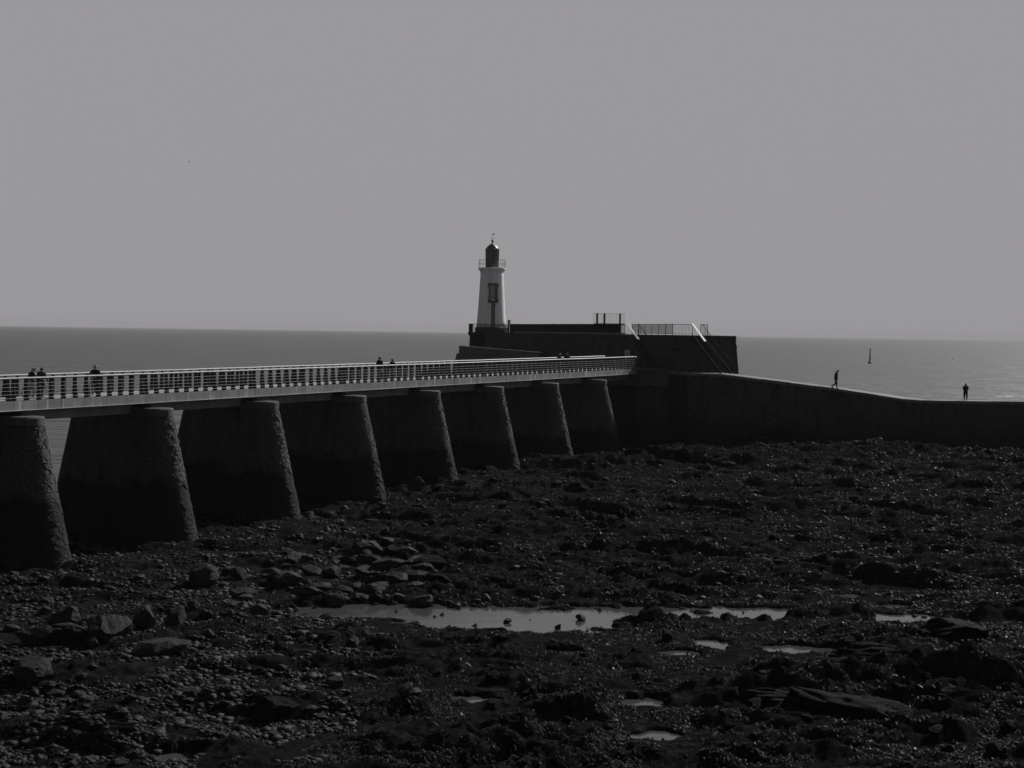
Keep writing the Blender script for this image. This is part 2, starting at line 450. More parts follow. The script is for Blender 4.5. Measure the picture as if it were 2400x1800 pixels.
def terrain(x, y):
    x = np.asarray(x, float); y = np.asarray(y, float)
    u = (x - B0.x) * -BN.x + (y - B0.y) * -BN.y            # distance behind the near face of the bridge
    along = (x - B0.x) * BD.x + (y - B0.y) * BD.y
    z = 1.42 + 1.35 * sstep(74, 134, y) + .75 * sstep(4, 22, x) * sstep(108, 138, y)
    wx = x + 1.3 * fbm(x * .12, y * .12, 2, 51); wy = y + 1.3 * fbm(x * .12 + 9, y * .12, 2, 52)
    left = sstep(-2, -10, x + .12 * (y - 60))             # pebbly side
    big = ridged(wx * .075, wy * .15, 3, 3) - 1.0
    med = ridged(wx * .30 + .1 * wy, wy * .52, 4, 11) - .9
    sml = fbm(wx * 1.3, wy * 1.7, 4, 23, .55)
    z = z + big * .34 + med * (.19 - .09 * left) + sml * .075
    # ledges: short scarps facing the viewer, long backs sloping away
    def ledge(ph, steep=.14):
        f_ = ph - np.floor(ph)
        return np.where(f_ < steep, f_ / steep, 1 - (f_ - steep) / (1 - steep))
    lm = sstep(-.25, .45, fbm(x * .11, y * .16, 2, 61)) * (1 - .6 * left)
    z = z + lm * .62 * (ledge(wy / 5.3 + .10 * wx / 5.3 + .55 * fbm(x * .16, y * .07, 3, 63)) - .5)
    z = z + (.35 + .65 * lm) * .32 * (1 - .5 * left) * (ledge(wy / 1.9 - .22 * wx / 1.9 + .6 * fbm(x * .4, y * .2, 3, 64)) - .5)
    om = np.exp(-(((x - 11.5) / 5.5) ** 2 + ((y - 49.5) / 4.5) ** 2))
    z = z + om * .20 * (ledge((.62 * x + .78 * y) / 1.35 + .35 * fbm(x * .3, y * .3, 3, 66), .22) - .4)
    for cx, cyy, rx, ry in pools:                          # low ground round the pools, so that they show
        q = np.sqrt(((x - cx) / (rx * 1.15 + .8)) ** 2 + (np.where(y < cyy, (cyy - y) / (ry + 4.6), (y - cyy) / (ry + 1.0))) ** 2)
        k = (1 - sstep(.80, 1.25, q)) * .93
        z = z * (1 - k) + k * (PZ + .13 + .22 * (z - 1.45))
    for hx, hy, hw, hd, rise in humps:
        q = ((x - hx) / hw) ** 2 + ((y - hy) / hd) ** 2
        near = q < 4
        if not near.any(): continue
        w = np.exp(-q[near] * 1.1)
        z[near] += rise * w * (.75 + .35 * (ridged(x[near] * .5 + y[near] * .25, y[near] * .5, 3, 31) - 1))
    kall = np.zeros_like(z)
    for cx, cyy, rx, ry in pools:
        q = np.sqrt(((x - cx) / (rx * 1.0)) ** 2 + ((y - cyy) / (ry * 1.0)) ** 2) + .42 * fbm(x * 1.1, y * 1.5, 4, 77)
        k = 1 - sstep(.85, 1.30, q)
        rocks = np.clip(fbm(x * 1.1, y * 2.4, 3, 91) - .66, 0, 1) * .8
        z = z * (1 - k) + k * (PZ - .22 + rocks)
        kall = np.maximum(kall, k)
    z = np.where(kall < .35, np.maximum(z, PZ + .05), z)
    for hx, hy, hw, hd, rise in islets:
        q = ((x - hx) / hw) ** 2 + ((y - hy) / hd) ** 2
        z = z + rise * np.exp(-q * 1.3) * (.55 + .9 * np.clip(fbm(x * .9, y * 1.6, 3, 95) + .35, 0, 1.2))
    inpool = np.zeros_like(z)
    for cx, cyy, rx, ry in pools:
        inpool = np.maximum(inpool, (((x - cx) / (rx * 1.5 + .4)) ** 2 + ((y - cyy) / (ry * 1.5 + .4)) ** 2 < 1).astype(float))
    z = np.where((inpool < .5) & (z < PZ + .12), PZ + .12 + .25 * (z - PZ - .12), z)
    fine = fbm(x * 4.5, y * 5.5, 3, 41, .6)
    z = z + fine * (.034 + .016 * (1 - left)) * (1 - .8 * inpool)
    # falls away to the sea behind the bridge and behind the jetty
    z = z - 5.0 * sstep(10, 26, u) - 5 * sstep(148, 160, y)
    return z
tx = np.concatenate([np.linspace(-.80, -.41, 70)[:-1], np.linspace(-.41, .41, 560), np.linspace(.41, .80, 70)[1:]])   # coarser outside the frame
NC = len(tx)
ys = [14.0]
while ys[-1] < 168.0:
    Y = ys[-1]
    ys.append(Y + (1.2 if Y < 38 else max(.095, .00225 * Y)))
ys = np.array(ys); NR = len(ys)
GX = ys[:, None] * tx[None, :]; GY = np.repeat(ys[:, None], NC, 1)
GZ = terrain(GX.ravel(), GY.ravel())
def ter(x, y):
    """height of the finished terrain mesh by bilinear lookup"""
    x = np.asarray(x, float); y = np.asarray(y, float)
    j = np.clip(np.interp(y, ys, np.arange(NR)), 0, NR - 1.001); i = np.clip(np.interp(x / y, tx, np.arange(NC)), 0, NC - 1.001)
    j0 = j.astype(int); i0 = i.astype(int); fj = j - j0; fi = i - i0; Z = GZ.reshape(NR, NC)
    return (Z[j0, i0] * (1 - fi) + Z[j0, i0 + 1] * fi) * (1 - fj) + (Z[j0 + 1, i0] * (1 - fi) + Z[j0 + 1, i0 + 1] * fi) * fj
def ter1(x, y): return float(ter(np.array([x]), np.array([y]))[0])
idx = np.arange(NR * NC).reshape(NR, NC)
F = np.stack([idx[:-1, :-1], idx[:-1, 1:], idx[1:, 1:], idx[1:, :-1]], -1).reshape(-1, 4)
V = np.stack([GX.ravel(), GY.ravel(), GZ], -1)
o = inst('shore', np_mesh('shore', V, F, M['shore'], True))
tag(o, 'dark wet rocky shore at low tide below the footbridge', None, None, 'structure')

# ------------------------------------------------------------------ sea
mb = MB()
nsea = 96
ring = [(-0.0)]
rad = [0, 60, 200, 600, 2000, 6000, 18000]
vv = [(0, 0, 0)]; ff = []
for r_ in rad[1:]:
    for j in range(nsea):
        a = 2 * math.pi * j / nsea
        vv.append((r_ * math.cos(a), r_ * math.sin(a) + 100, 0))
for j in range(nsea): ff.append((0, 1 + j, 1 + (j + 1) % nsea))
for k in range(len(rad) - 2):
    for j in range(nsea):
        a = 1 + k * nsea + j; b = 1 + k * nsea + (j + 1) % nsea
        ff.append((a, a + nsea, b + nsea, b))
mb.add(vv, ff)
o = mb.build('sea', M['sea'])
tag(o, 'calm grey sea reaching to the hazy horizon', None, None, 'structure')
for i, (cx, cyy, rx, ry) in enumerate(pools):
    mb = MB()
    n = 40
    mb.add([(cx, cyy, PZ)] + [(cx + rx * 1.55 * math.cos(2 * math.pi * j / n), cyy + ry * 1.55 * math.sin(2 * math.pi * j / n), PZ) for j in range(n)],
           [(0, 1 + j, 1 + (j + 1) % n) for j in range(n)])
    o = mb.build('tide_pool_water', M['pool'])
    o.location.z = -.003 * i
    tag(o, 'shallow tide pool shining between dark rocks', None, None, 'structure')

# ------------------------------------------------------------------ rubble stones
def clip(poly, px, py, nx, ny):
    out = []
    n = len(poly)
    for i in range(n):
        a = poly[i]; b = poly[(i + 1) % n]
        da = (a[0] - px) * nx + (a[1] - py) * ny; db = (b[0] - px) * nx + (b[1] - py) * ny
        if da <= 0: out.append(a)
        if (da < 0 < db) or (db < 0 < da):
            k = da / (da - db); out.append((a[0] + (b[0] - a[0]) * k, a[1] + (b[1] - a[1]) * k))
    return out
def cells(w, h, sw, sh, rr, gap=.018, jit=.36):
    nx = max(2, int(round(w / sw))); ny = max(2, int(round(h / sh)))
    dx = w / nx; dy = h / ny
    P = {}
    for j in range(-1, ny + 1):
        for i in range(-1, nx + 1):
            P[i, j] = ((i + .5 + (.5 if j % 2 else 0) - .25 + rr.uniform(-jit, jit)) * dx, (j + .5 + rr.uniform(-jit, jit)) * dy)
    res = []
    for j in range(ny):
        for i in range(nx):
            c = P[i, j]
            poly = [(max(0, c[0] - 1.6 * dx), max(0, c[1] - 1.6 * dy)), (min(w, c[0] + 1.6 * dx), max(0, c[1] - 1.6 * dy)),
                    (min(w, c[0] + 1.6 * dx), min(h, c[1] + 1.6 * dy)), (max(0, c[0] - 1.6 * dx), min(h, c[1] + 1.6 * dy))]
            for dj in (-2, -1, 0, 1, 2):
                for di in (-2, -1, 0, 1, 2):
                    if (di or dj) and (i + di, j + dj) in P:
                        q = P[i + di, j + dj]
                        ex = q[0] - c[0]; ey = q[1] - c[1]; l = math.hypot(ex, ey)
                        poly = clip(poly, (c[0] + q[0]) / 2 - ex / l * gap / 2, (c[1] + q[1]) / 2 - ey / l * gap / 2, ex / l, ey / l)
                        if len(poly) < 3: break
                if len(poly) < 3: break
            if len(poly) >= 3:
                cx = sum(p[0] for p in poly) / len(poly); cy_ = sum(p[1] for p in poly) / len(poly)
                res.append((cx, cy_, poly))
    return res
def stone_into(mb, poly, cx, cy_, surf, d, rr, sink=.03, shrink=.80, jag=False):
    if jag:
        pp = []
        for i in range(len(poly)):
            a = poly[i]; b = poly[(i + 1) % len(poly)]; pp.append(a)
            l_ = math.hypot(b[0] - a[0], b[1] - a[1])
            if l_ > .10: pp.append(((a[0] + b[0]) / 2 + rr.uniform(-.16, .03) * (b[1] - a[1]), (a[1] + b[1]) / 2 - rr.uniform(-.16, .03) * (b[0] - a[0])))
        poly = pp
    n = len(poly)
    tiltx = rr.uniform(-.06, .06); tilty = rr.uniform(-.06, .06)
    vs_ = []
    for k, dep in ((1.0, -sink), (1.0, d * .55), (shrink, d)):
        for (a, b) in poly:
            a2 = cx + (a - cx) * k; b2 = cy_ + (b - cy_) * k
            P, N = surf(a2, b2)
            dd = dep + ((a - cx) * tiltx + (b - cy_) * tilty if dep > 0 else 0)
            vs_.append(P + N * dd)
    fs = [tuple(range(2 * n, 3 * n))]
    for r_ in range(2):
        for i in range(n):
            j = (i + 1) % n
            fs.append((r_ * n + i, r_ * n + j, (r_ + 1) * n + j, (r_ + 1) * n + i))
    mb.add(vs_, fs)

# ------------------------------------------------------------------ piers (local: x outwards to near end, y along bridge, z up from cap top)
PH = 9.2; PBT = .85; PHS = 7.0 / 2 - PBT
def pier_axes(z):                        # z <= 0, measured from cap top
    dn = max(0.0, -z - .45)
    return PBT + .255 * dn, PBT + .125 * dn      # end semi axis, side semi axis
def pier_pt(th, z, grow=0.0):
    """th: 0 = near nose, positive towards -y side; stadium with elliptic ends by angle for |th|<90deg"""
    e, b = pier_axes(z)
    e += grow; b += grow
    return Vector((PHS + e * math.cos(th), -b * math.sin(th), z))
def pier_core(mb):
    n = 20; zs = [-.43, -.6, -1.2, -2, -3, -4, -5, -6, -7, -8, -PH]
    rings = []
    for z in zs:
        e, b = pier_axes(z); ring = []
        for j in range(n + 1):
            th = -math.pi / 2 + math.pi * j / n
            ring.append((PHS + e * math.cos(th), b * math.sin(th), z))
        for j in range(n + 1):
            th = math.pi / 2 + math.pi * j / n
            ring.append((-PHS + e * math.cos(th), b * math.sin(th), z))
        rings.append(ring)
    k = len(rings[0]); fs = []
    for i in range(len(zs) - 1):
        for j in range(k):
            a = i * k + j; b = i * k + (j + 1) % k
            fs.append((b, a, a + k, b + k))
    fs.append(tuple(range(k)))
    mb.add([p for r_ in rings for p in r_], fs)
def pier_cap(mb):
    n = 20
    def ring(z, g):
        r_ = []
        for j in range(n + 1):
            th = -math.pi / 2 + math.pi * j / n
            r_.append((PHS + (PBT + g) * math.cos(th), (PBT + g) * math.sin(th), z))
        for j in range(n + 1):
            th = math.pi / 2 + math.pi * j / n
            r_.append((-PHS + (PBT + g) * math.cos(th), (PBT + g) * math.sin(th), z))
        return r_
    rs = [ring(-.47, -.02), ring(-.45, .035), ring(-.07, .035), ring(0, -.03)]
    k = len(rs[0]); fs = []
    for i in range(3):
        for j in range(k):
            a = i * k + j; b = i * k + (j + 1) % k
            fs.append((a, b, b + k, a + k))
    fs.append(tuple(range(3 * k, 4 * k)))
    mb.add([p for r_ in rs for p in r_], fs)
SIDE = 2 * PHS                             # straight length of a side
ENDW = 3.3                                 # nominal unrolled width of the near nose
def pier_surf(s, h):
    """s: 0..SIDE along the -y side from far to near, then SIDE..SIDE+ENDW around the near nose; h depth below cap"""
    z = -.50 - h
    if s <= SIDE:
        e, b = pier_axes(z)
        P = Vector((-PHS + s, -b, z)); N = Vector((0, -1, .125)).normalized()
    else:
        th = math.pi / 2 - math.pi * (s - SIDE) / ENDW
        P = pier_pt(th, z)
        e, b = pier_axes(z)
        N = Vector((math.cos(th) / e, -math.sin(th) / b, 0)).normalized()
        N = (N + Vector((0, 0, .255 * abs(math.cos(th)) + .10))).normalized()
    return P, N
pier_sets = []
core_mb = MB(); pier_core(core_mb); core_me = core_mb.mesh('pier_core', M['pier_core'], False)
cap_mb = MB(); pier_cap(cap_mb); cap_me = cap_mb.mesh('cap', M['cap'], False)
TIDE_H = 3.55                              # stones above this depth are separate
for vset in range(3):
    rr = random.Random(100 + vset)
    single = []; rest = MB(); weedy = MB()
    for cx, cy_, poly in cells(SIDE + ENDW, PH - .6, .34, .24, rr, .016, .42):
        d = rr.uniform(.012, .062)
        if cx > SIDE - .7 and cy_ < TIDE_H:
            m1 = MB(); stone_into(m1, poly, cx, cy_, pier_surf, d, rr, jag=True, shrink=.72)
            single.append(m1.mesh('stone', M['pier']))
        else:
            stone_into(rest, poly, cx, cy_, pier_surf, d * (.8 if cy_ < TIDE_H else 1.0), rr)
    pier_sets.append((single, rest.mesh('rubble_courses', M['pier'])))
ORD = ['outermost', 'nearest and leftmost', 'second from the left', 'third from the left', 'fourth from the left', 'fifth from the left',
       'sixth from the left', 'seventh from the left', 'rightmost and smallest']
for i, tp in enumerate(TP):
    z0 = deck(tp) - .78
    p = bp(tp, 1.2 - 3.5)
    root = empty('bridge_pier', (p.x, p.y, z0))
    root.rotation_euler = (0, 0, math.atan2(BN.y, BN.x))
    lab = 'tapering rubble stone bridge pier with rounded ends, ' + ORD[i] + ' of the row' if i else 'tapering rubble stone bridge pier standing left of all the others'
    tag(root, lab, 'bridge pier', 'stone piers under the footbridge')
    inst('core', core_me, root)
    inst('cap', cap_me, root)
    single, rest = pier_sets[(i * 2 + i // 3) % 3]
    r_ = inst('rubble_courses', rest, root); r_['kind'] = 'stuff'
    if i:
        for me in single: inst('stone', me, root)

# ------------------------------------------------------------------ footbridge
bridge = empty('footbridge', bp(-18))
bridge_inv = Matrix.Translation(bridge.location).inverted()
tag(bridge, 'long pale footbridge with dark posts and light handrails crossing stone piers to the lighthouse', 'footbridge')
def bpart(mb, name, mat, smooth=False, parent=bridge):
    for k in range(len(mb.v)):
        mb.v[k] = tuple(Vector(mb.v[k]) - bridge.location)
    return mb.build(name, mat, parent, smooth)
TS = -18.0
mb = MB()
def beam(mb, t0, t1, o0, o1, z0, z1):
    A = []
    for t_ in (t0, t1):
        for (o_, z_) in ((o0, z0), (o1, z0), (o1, z1), (o0, z1)): A.append(bp(t_, o_, z_))
    mb.add(A, [(0, 1, 2, 3), (7, 6, 5, 4), (0, 4, 5, 1), (1, 5, 6, 2), (2, 6, 7, 3), (3, 7, 4, 0)])
beam(mb, TS, TEND, -.05, -BW + .05, -.44, -.012)
bpart(mb, 'deck', M['deck'])
mb = MB(); beam(mb, TS, TEND, -.02, -.05, -.46, -.30); beam(mb, TS, TEND, -BW + .05, -BW + .02, -.46, -.30)
bpart(mb, 'edge_beam', M['girder'])
ends = [TS] + TP + [TEND + 1.0]
for a, b in zip(ends[:-1], ends[1:]):
    mb = MB(); beam(mb, a + (.80 if a in TP else 0), b - (.80 if b in TP else 0), -.85, -BW + .85, -1.10, -.445)
    g = bpart(mb, 'girder', M['girder'])
for tp in TP:
    mb = MB(); beam(mb, tp - .55, tp + .55, -1.0, -BW + 1.0, -.79, -.445)
    bpart(mb, 'bearing', M['dark'])
# fascia panels, both sides
PL = 9.97 / 6
npan = 0
tt = TP[0] - .55 - PL * 5
while tt < TEND - .05:
    t1 = min(tt + PL, TEND)
    for side in (0, 1):
        mb = MB(); jz = rng.uniform(-.006, .006); jo = rng.uniform(-.008, .008)
        o0, o1 = (.0 + jo, .03 + jo) if side == 0 else (-BW - .03 + jo, -BW + jo)
        beam(mb, tt + .014, t1 - .014, o0 - .02 if side == 0 else o0, o1 if side == 0 else o1 + .02, -.47 + jz, .0 + jz)
        bpart(mb, 'fascia_panel', M['fascia'])
    tt = t1
for o0, o1 in ((.0, .075), (-BW - .075, -BW)):
    mb = MB(); beam(mb, TS, TEND, o0, o1, -.50, -.475)
    bpart(mb, 'drip_edge', M['dirt_edge'])
# posts: tapering plates square to the bridge
prof = [(-.32, 0), (.0, 0), (-.015, .10), (-.05, .45), (-.09, .80), (-.115, .98), (-.13, 1.06), (-.165, 1.115), (-.31, 1.115)]
def post_mesh(sgn):
    mb = MB(); th = .04; n = len(prof)
    vs_ = []
    for s_ in (-th, th):
        for (o_, z_) in prof:
            p = BD * s_ + BN * (o_ * sgn)
            vs_.append((p.x, p.y, z_))
    fs = [tuple(range(n)), tuple(range(2 * n - 1, n - 1, -1))]
    for k in range(n):
        j = (k + 1) % n
        fs.append((k, k + n, j + n, j))
    mb.add(vs_, fs)
    return mb.mesh('post', M['post'])
pm = (post_mesh(1), post_mesh(-1))
post_ts = []
for tp in [TP[0] - 9.97] + TP:
    j0 = tp - .55
    k = 12
    for q in range(k):
        t_ = j0 + .18 + q * (9.97 - .36) / (k - 1)
        if TS < t_ < TEND: post_ts.append(t_)
for t_ in post_ts:
    for s_ in (0, 1):
        p = bp(t_, -.02 if s_ == 0 else -BW + .02) - bridge.location
        o = inst('post', pm[s_], bridge); o.location = p
for s_ in (0, 1):
    mb = MB()
    oo = -.20 if s_ == 0 else -BW + .20
    pts = []
    t_ = TS
    while t_ < TEND + .3:
        pts.append(bp(t_, oo, 1.15 + rng.uniform(-.006, .006))); t_ += 1.66
    pts.append(bp(TEND + .3, oo, 1.15))
    mb.tube(pts, .135, 10, ry=.052)
    bpart(mb, 'handrail', M['rail'], True)
    for hz, off in ((.14, -.035), (.33, -.06), (.515, -.085), (.70, -.11), (.885, -.132)):
        mb = MB()
        of = off + .03
        mb.tube([bp(TS, of if s_ == 0 else -BW - of, hz), bp(TEND, of if s_ == 0 else -BW - of, hz)], .0105, 6)
        bpart(mb, 'rail_wire', M['wire'])

# ------------------------------------------------------------------ bastion, landing, terrace
TZ = CAMZ - .08
Cn = Vector((12.9, 158.0)); Dn = Vector((15.6, 148.0)); En = Vector((21.9, 151.0)); Fn = Vector((20.0, 162.0))
Gn = Vector((16.0, 180.0)); Hn = Vector((6.0, 216.0)); In = Vector((-3.6, 205.0))
foot = [Cn, Dn, En, Fn, Gn, Hn, In]
bast = empty('stone_bastion', (14, 155, 0))
tag(bast, 'massive dark stone bastion and raised terrace between the footbridge end and the lighthouse', 'bastion')
def wpart(mb, name, mat, parent, smooth=False, kind=None):
    off = parent.location
    for k in range(len(mb.v)): mb.v[k] = tuple(Vector(mb.v[k]) - off)
    o = mb.build(name, mat, parent, smooth)
    if kind: o['kind'] = kind
    return o
# battered core
def outset(poly, d):
    n = len(poly); out = []
    for i in range(n):
        a, b, c = poly[i - 1], poly[i], poly[(i + 1) % n]
        e1 = (b - a).normalized(); e2 = (c - b).normalized()
        n1 = Vector((e1.y, -e1.x)); n2 = Vector((e2.y, -e2.x))
        m = (n1 + n2); m = m / max(.3, m.dot(n1))
        out.append(b + m * d)
    return out
low = outset(foot, 1.15)
mb = MB()
n = len(foot)
mb.add([(p.x, p.y, 0) for p in low] + [(p.x, p.y, TZ - .02) for p in foot],
       [tuple(range(n))[::-1]] + [(i, (i + 1) % n, (i + 1) % n + n, i + n) for i in range(n)] + [tuple(range(n, 2 * n))])
wpart(mb, 'wall', M['bastion_core'], bast)
mb = MB()
inn = outset(foot, -.45)
mb.prism([(p.x, p.y) for p in inn], TZ - .05, TZ + .0)
wpart(mb, 'terrace_floor', M['paving'], bast)
# rubble on the faces towards the picture
def wall_surf(a_top, b_top, a_low, b_low, ztop, zlow):
    L_ = (b_top - a_top).length
    def f(s, h):
        k = min(1, max(0, s / L_)); z = ztop - h; q = (ztop - z) / (ztop - zlow)
        t3 = a_top.lerp(b_top, k); l3 = a_low.lerp(b_low, k)
        p2 = t3.lerp(l3, q)
        e = (b_top - a_top).normalized()
        return Vector((p2.x, p2.y, z)), Vector((e.y, -e.x, .08)).normalized()
    return f
rr = random.Random(5)
mb = MB()
for i in (6, 0, 1, 2):
    a, b = foot[i], foot[(i + 1) % n]; la, lb = low[i], low[(i + 1) % n]
    L_ = (b - a).length
    if i == 6: sw, sh, hmax = .8, .42, 6.0
    else: sw, sh, hmax = .50, .34, 11.6
    sf = wall_surf(a, b, la, lb, TZ - .25, 0)
    for cx, cy_, poly in cells(L_, hmax, sw, sh, rr, .03):
        stone_into(mb, poly, cx, cy_, sf, rr.uniform(.02, .08), rr)
wpart(mb, 'rubble_facing', M['bastion'], bast, kind='stuff')
# coping stones along the terrace edge
for i in (6, 0, 1, 2):
    a, b = foot[i], foot[(i + 1) % n]
    e = (b - a); L_ = e.length; e.normalize(); nn = Vector((e.y, -e.x))
    k = max(1, int(L_ / 1.5)); w = L_ / k
    for q in range(k):
        c = a + e * ((q + .5) * w) - nn * .20
        m1 = MB()
        m1.box((c.x, c.y, TZ - .10 + rr.uniform(-.012, .012)), (w - .025, .55, .26),
               (Vector((e.x, e.y, 0)), Vector((nn.x, nn.y, 0)), Vector((0, 0, 1))))
        wpart(m1, 'coping_stone', M['coping'] if False else M['bastion'], bast)

# landing at the end of the bridge
land = empty('bridge_landing', (13, 149, 0))
tag(land, 'low dark concrete landing block at the far end of the footbridge', 'landing')
lz = deck(TEND) - .02
pA = bp(TEND + .06, .05); pB = bp(TEND + .06, -BW - .3)
lpoly = [(pB.x, pB.y), (pA.x, pA.y), (15.0, 146.5), (16.0, 148.0), (13.2, 158.2), (9.5, 157.0)]
mb = MB(); mb.prism(lpoly, 0, lz - 1.6); wpart(mb, 'block', M['bastion_core'], land)
mb = MB(); mb.prism(lpoly, lz - 1.597, lz - .25); wpart(mb, 'concrete_band', M['apron'], land)
mb = MB(); l0 = Vector(lpoly[1]); l1 = Vector(lpoly[2])
sf = wall_surf(l0, l1, l0, l1, lz - 1.65, 0)
for cx, cy_, poly in cells((l1 - l0).length, 7.0, .50, .34, rr, .03): stone_into(mb, poly, cx, cy_, sf, rr.uniform(.02, .08), rr)
wpart(mb, 'rubble_facing', M['bastion'], land, kind='stuff')
mb = MB(); mb.prism([(p[0] * 1.0, p[1]) for p in lpoly], lz - .247, lz); wpart(mb, 'slab', M['apron'], land)

# ------------------------------------------------------------------ railings
def railing(name, pts, h, label, group, bar=.11, r=.011, post=1.9, mat=None, gap=.14, closed=False):
    mat = mat or M['iron']
    root = empty(name, pts[0])
    tag(root, label, 'railing', group)
    rails = MB(); posts_m = MB(); bars = MB()
    barlist = []
    for a, b in zip(pts[:-1], pts[1:]):
        a = Vector(a); b = Vector(b); L_ = (b - a).length
        e = (b - a).normalized()
        for z_, rr_ in ((h, .026), (gap, .02)):
            m1 = MB(); m1.tube([a + Vector((0, 0, z_)), b + Vector((0, 0, z_))], rr_, 6); wpart(m1, 'rail', mat, root)
        k = max(1, int(round(L_ / post)))
        for q in range(k + 1):
            p = a + (b - a) * (q / k)
            m1 = MB(); m1.box(p + Vector((0, 0, h / 2)), (.055, .055, h)); wpart(m1, 'post', mat, root)
        nb = int(L_ / bar)
        for q in range(1, nb):
            p = a + (b - a) * (q / nb)
            barlist.append((p + Vector((0, 0, gap)), p + Vector((0, 0, h))))
    if len(barlist) > 300:
        for p, q in barlist: bars.tube([p, q], r, 5)
        o = wpart(bars, 'bars', mat, root, kind='stuff')
    else:
        m1 = MB(); L0 = (barlist[0][1] - barlist[0][0]).length
        m1.tube([(0, 0, 0), (0, 0, L0)], r, 5); me = m1.mesh('bar', mat)
        for p, q in barlist:
            o = inst('bar', me, root); o.location = p - root.location
    return root
def on_edge(i, k, inset=.3, z=TZ):
    a, b = foot[i], foot[(i + 1) % n]
    p = a.lerp(b, k); e = (b - a).normalized(); nn = Vector((e.y, -e.x))
    p = p - nn * inset
    return Vector((p.x, p.y, z))
def edge_at_px(px, inset=.3):
    """point of the terrace edge seen at picture column px"""
    best = None
    for i in (6, 0, 1):
        for q in range(401):
            p = on_edge(i, q / 400, inset)
            e = abs(1200 + p.x / p.y * FPX - px)
            if best is None or e < best[0]: best = (e, p)
    return best[1]
grp = 'iron railings around the terrace'
railing('terrace_railing', [edge_at_px(1480), edge_at_px(1575), edge_at_px(1621)], 1.08, 'dark vertical bar railing on the terrace edge between the two stair flights', grp, bar=.135, r=.016)
railing('terrace_railing', [edge_at_px(1640), edge_at_px(1656)], 1.08, 'short stub of bar railing just past the right stair flight', grp, bar=.13, r=.015)
railing('terrace_railing', [edge_at_px(1206), edge_at_px(1300), edge_at_px(1392), edge_at_px(1463)], 1.08, 'long bar railing along the terrace in front of the low parapet', grp, bar=.15, r=.016)
railing('landing_railing', [Vector((12.4, 148.5, lz)), Vector((14.75, 146.9, lz)), Vector((15.3, 147.6, lz))], 1.08, 'low dark bar railing at the landing past the footbridge end', grp, bar=.13, r=.012)

kb = MB()
for a_, b_ in ((1206, 1300), (1300, 1392), (1392, 1463)):
    kb.bar(edge_at_px(a_, .22) + Vector((0, 0, .10)), edge_at_px(b_, .22) + Vector((0, 0, .10)), .12, .13)
wpart(kb, 'kerb', M['lightmetal'], bast)

# parapet at the back of the terrace
par = empty('parapet_wall', (0, 190, TZ))
tag(par, 'long low dark parapet wall running from the lighthouse along the terrace', 'wall')
pa = Vector(((1196 - 1200) / FPX * 209, 209)); pb = Vector(((1394 - 1200) / FPX * 182, 182))
e = (pb - pa).normalized(); nn = Vector((e.y, -e.x))
mb = MB(); mb.box(((pa.x + pb.x) / 2, (pa.y + pb.y) / 2, TZ + .54), ((pb - pa).length, .45, 1.06), (Vector((e.x, e.y, 0)), Vector((nn.x, nn.y, 0)), Vector((0, 0, 1))))
wpart(mb, 'wall', M['bastion_core'], par)
k = 16; w = (pb - pa).length / k
for q in range(k):
    c = pa + e * ((q + .5) * w)
    m1 = MB(); m1.box((c.x, c.y, TZ + 1.13 + rr.uniform(-.01, .01)), (w - .03, .55, .12), (Vector((e.x, e.y, 0)), Vector((nn.x, nn.y, 0)), Vector((0, 0, 1))))
    wpart(m1, 'coping_stone', M['bastion'], par)

# raised lookout with three thick posts
LY = 172.0
def lp(px, z): return Vector(((px - 1200) / FPX * LY, LY, z))
look = empty('raised_lookout', lp(1425, TZ))
tag(look, 'small raised lookout with three thick dark posts and a thin bar railing above the parapet', 'lookout')
for px in (1397, 1414, 1450.5):
    m1 = MB(); m1.box(lp(px, TZ + 1.17) + Vector((0, -.1, 0)), (.20, .20, 2.34)); wpart(m1, 'post', M['iron'], look)
mb = MB(); mb.box(lp(1426, TZ + 1.12) + Vector((0, .8, 0)), (3.3, 1.9, .14)); wpart(mb, 'platform', M['bastion_core'], look)
for px, w in ((1400, .75), (1448, .6)):
    mb = MB(); mb.box(lp(px, TZ + .525) + Vector((0, .9, 0)), (w, 1.4, 1.05)); wpart(mb, 'pillar', M['bastion_core'], look)
mb = MB(); mb.box(lp(1425, TZ + .525) + Vector((0, 1.6, 0)), (2.6, .25, 1.05)); wpart(mb, 'back_wall', M['bastion_core'], look)
xl, xr = lp(1388, 0).x, lp(1461, 0).x
for z_ in (TZ + 1.24, TZ + 2.30):
    m1 = MB(); m1.tube([(xl, LY - .12, z_), (xr, LY - .12, z_)], .018, 6); wpart(m1, 'rail', M['iron'], look)
m1 = MB(); m1.tube([(0, 0, 0), (0, 0, 1.06)], .010, 5); me = m1.mesh('bar', M['iron'])
q = 0
x_ = xl
while x_ < xr + .01:
    o = inst('bar', me, look); o.location = Vector((x_, LY - .12, TZ + 1.24)) - look.location; x_ += .152

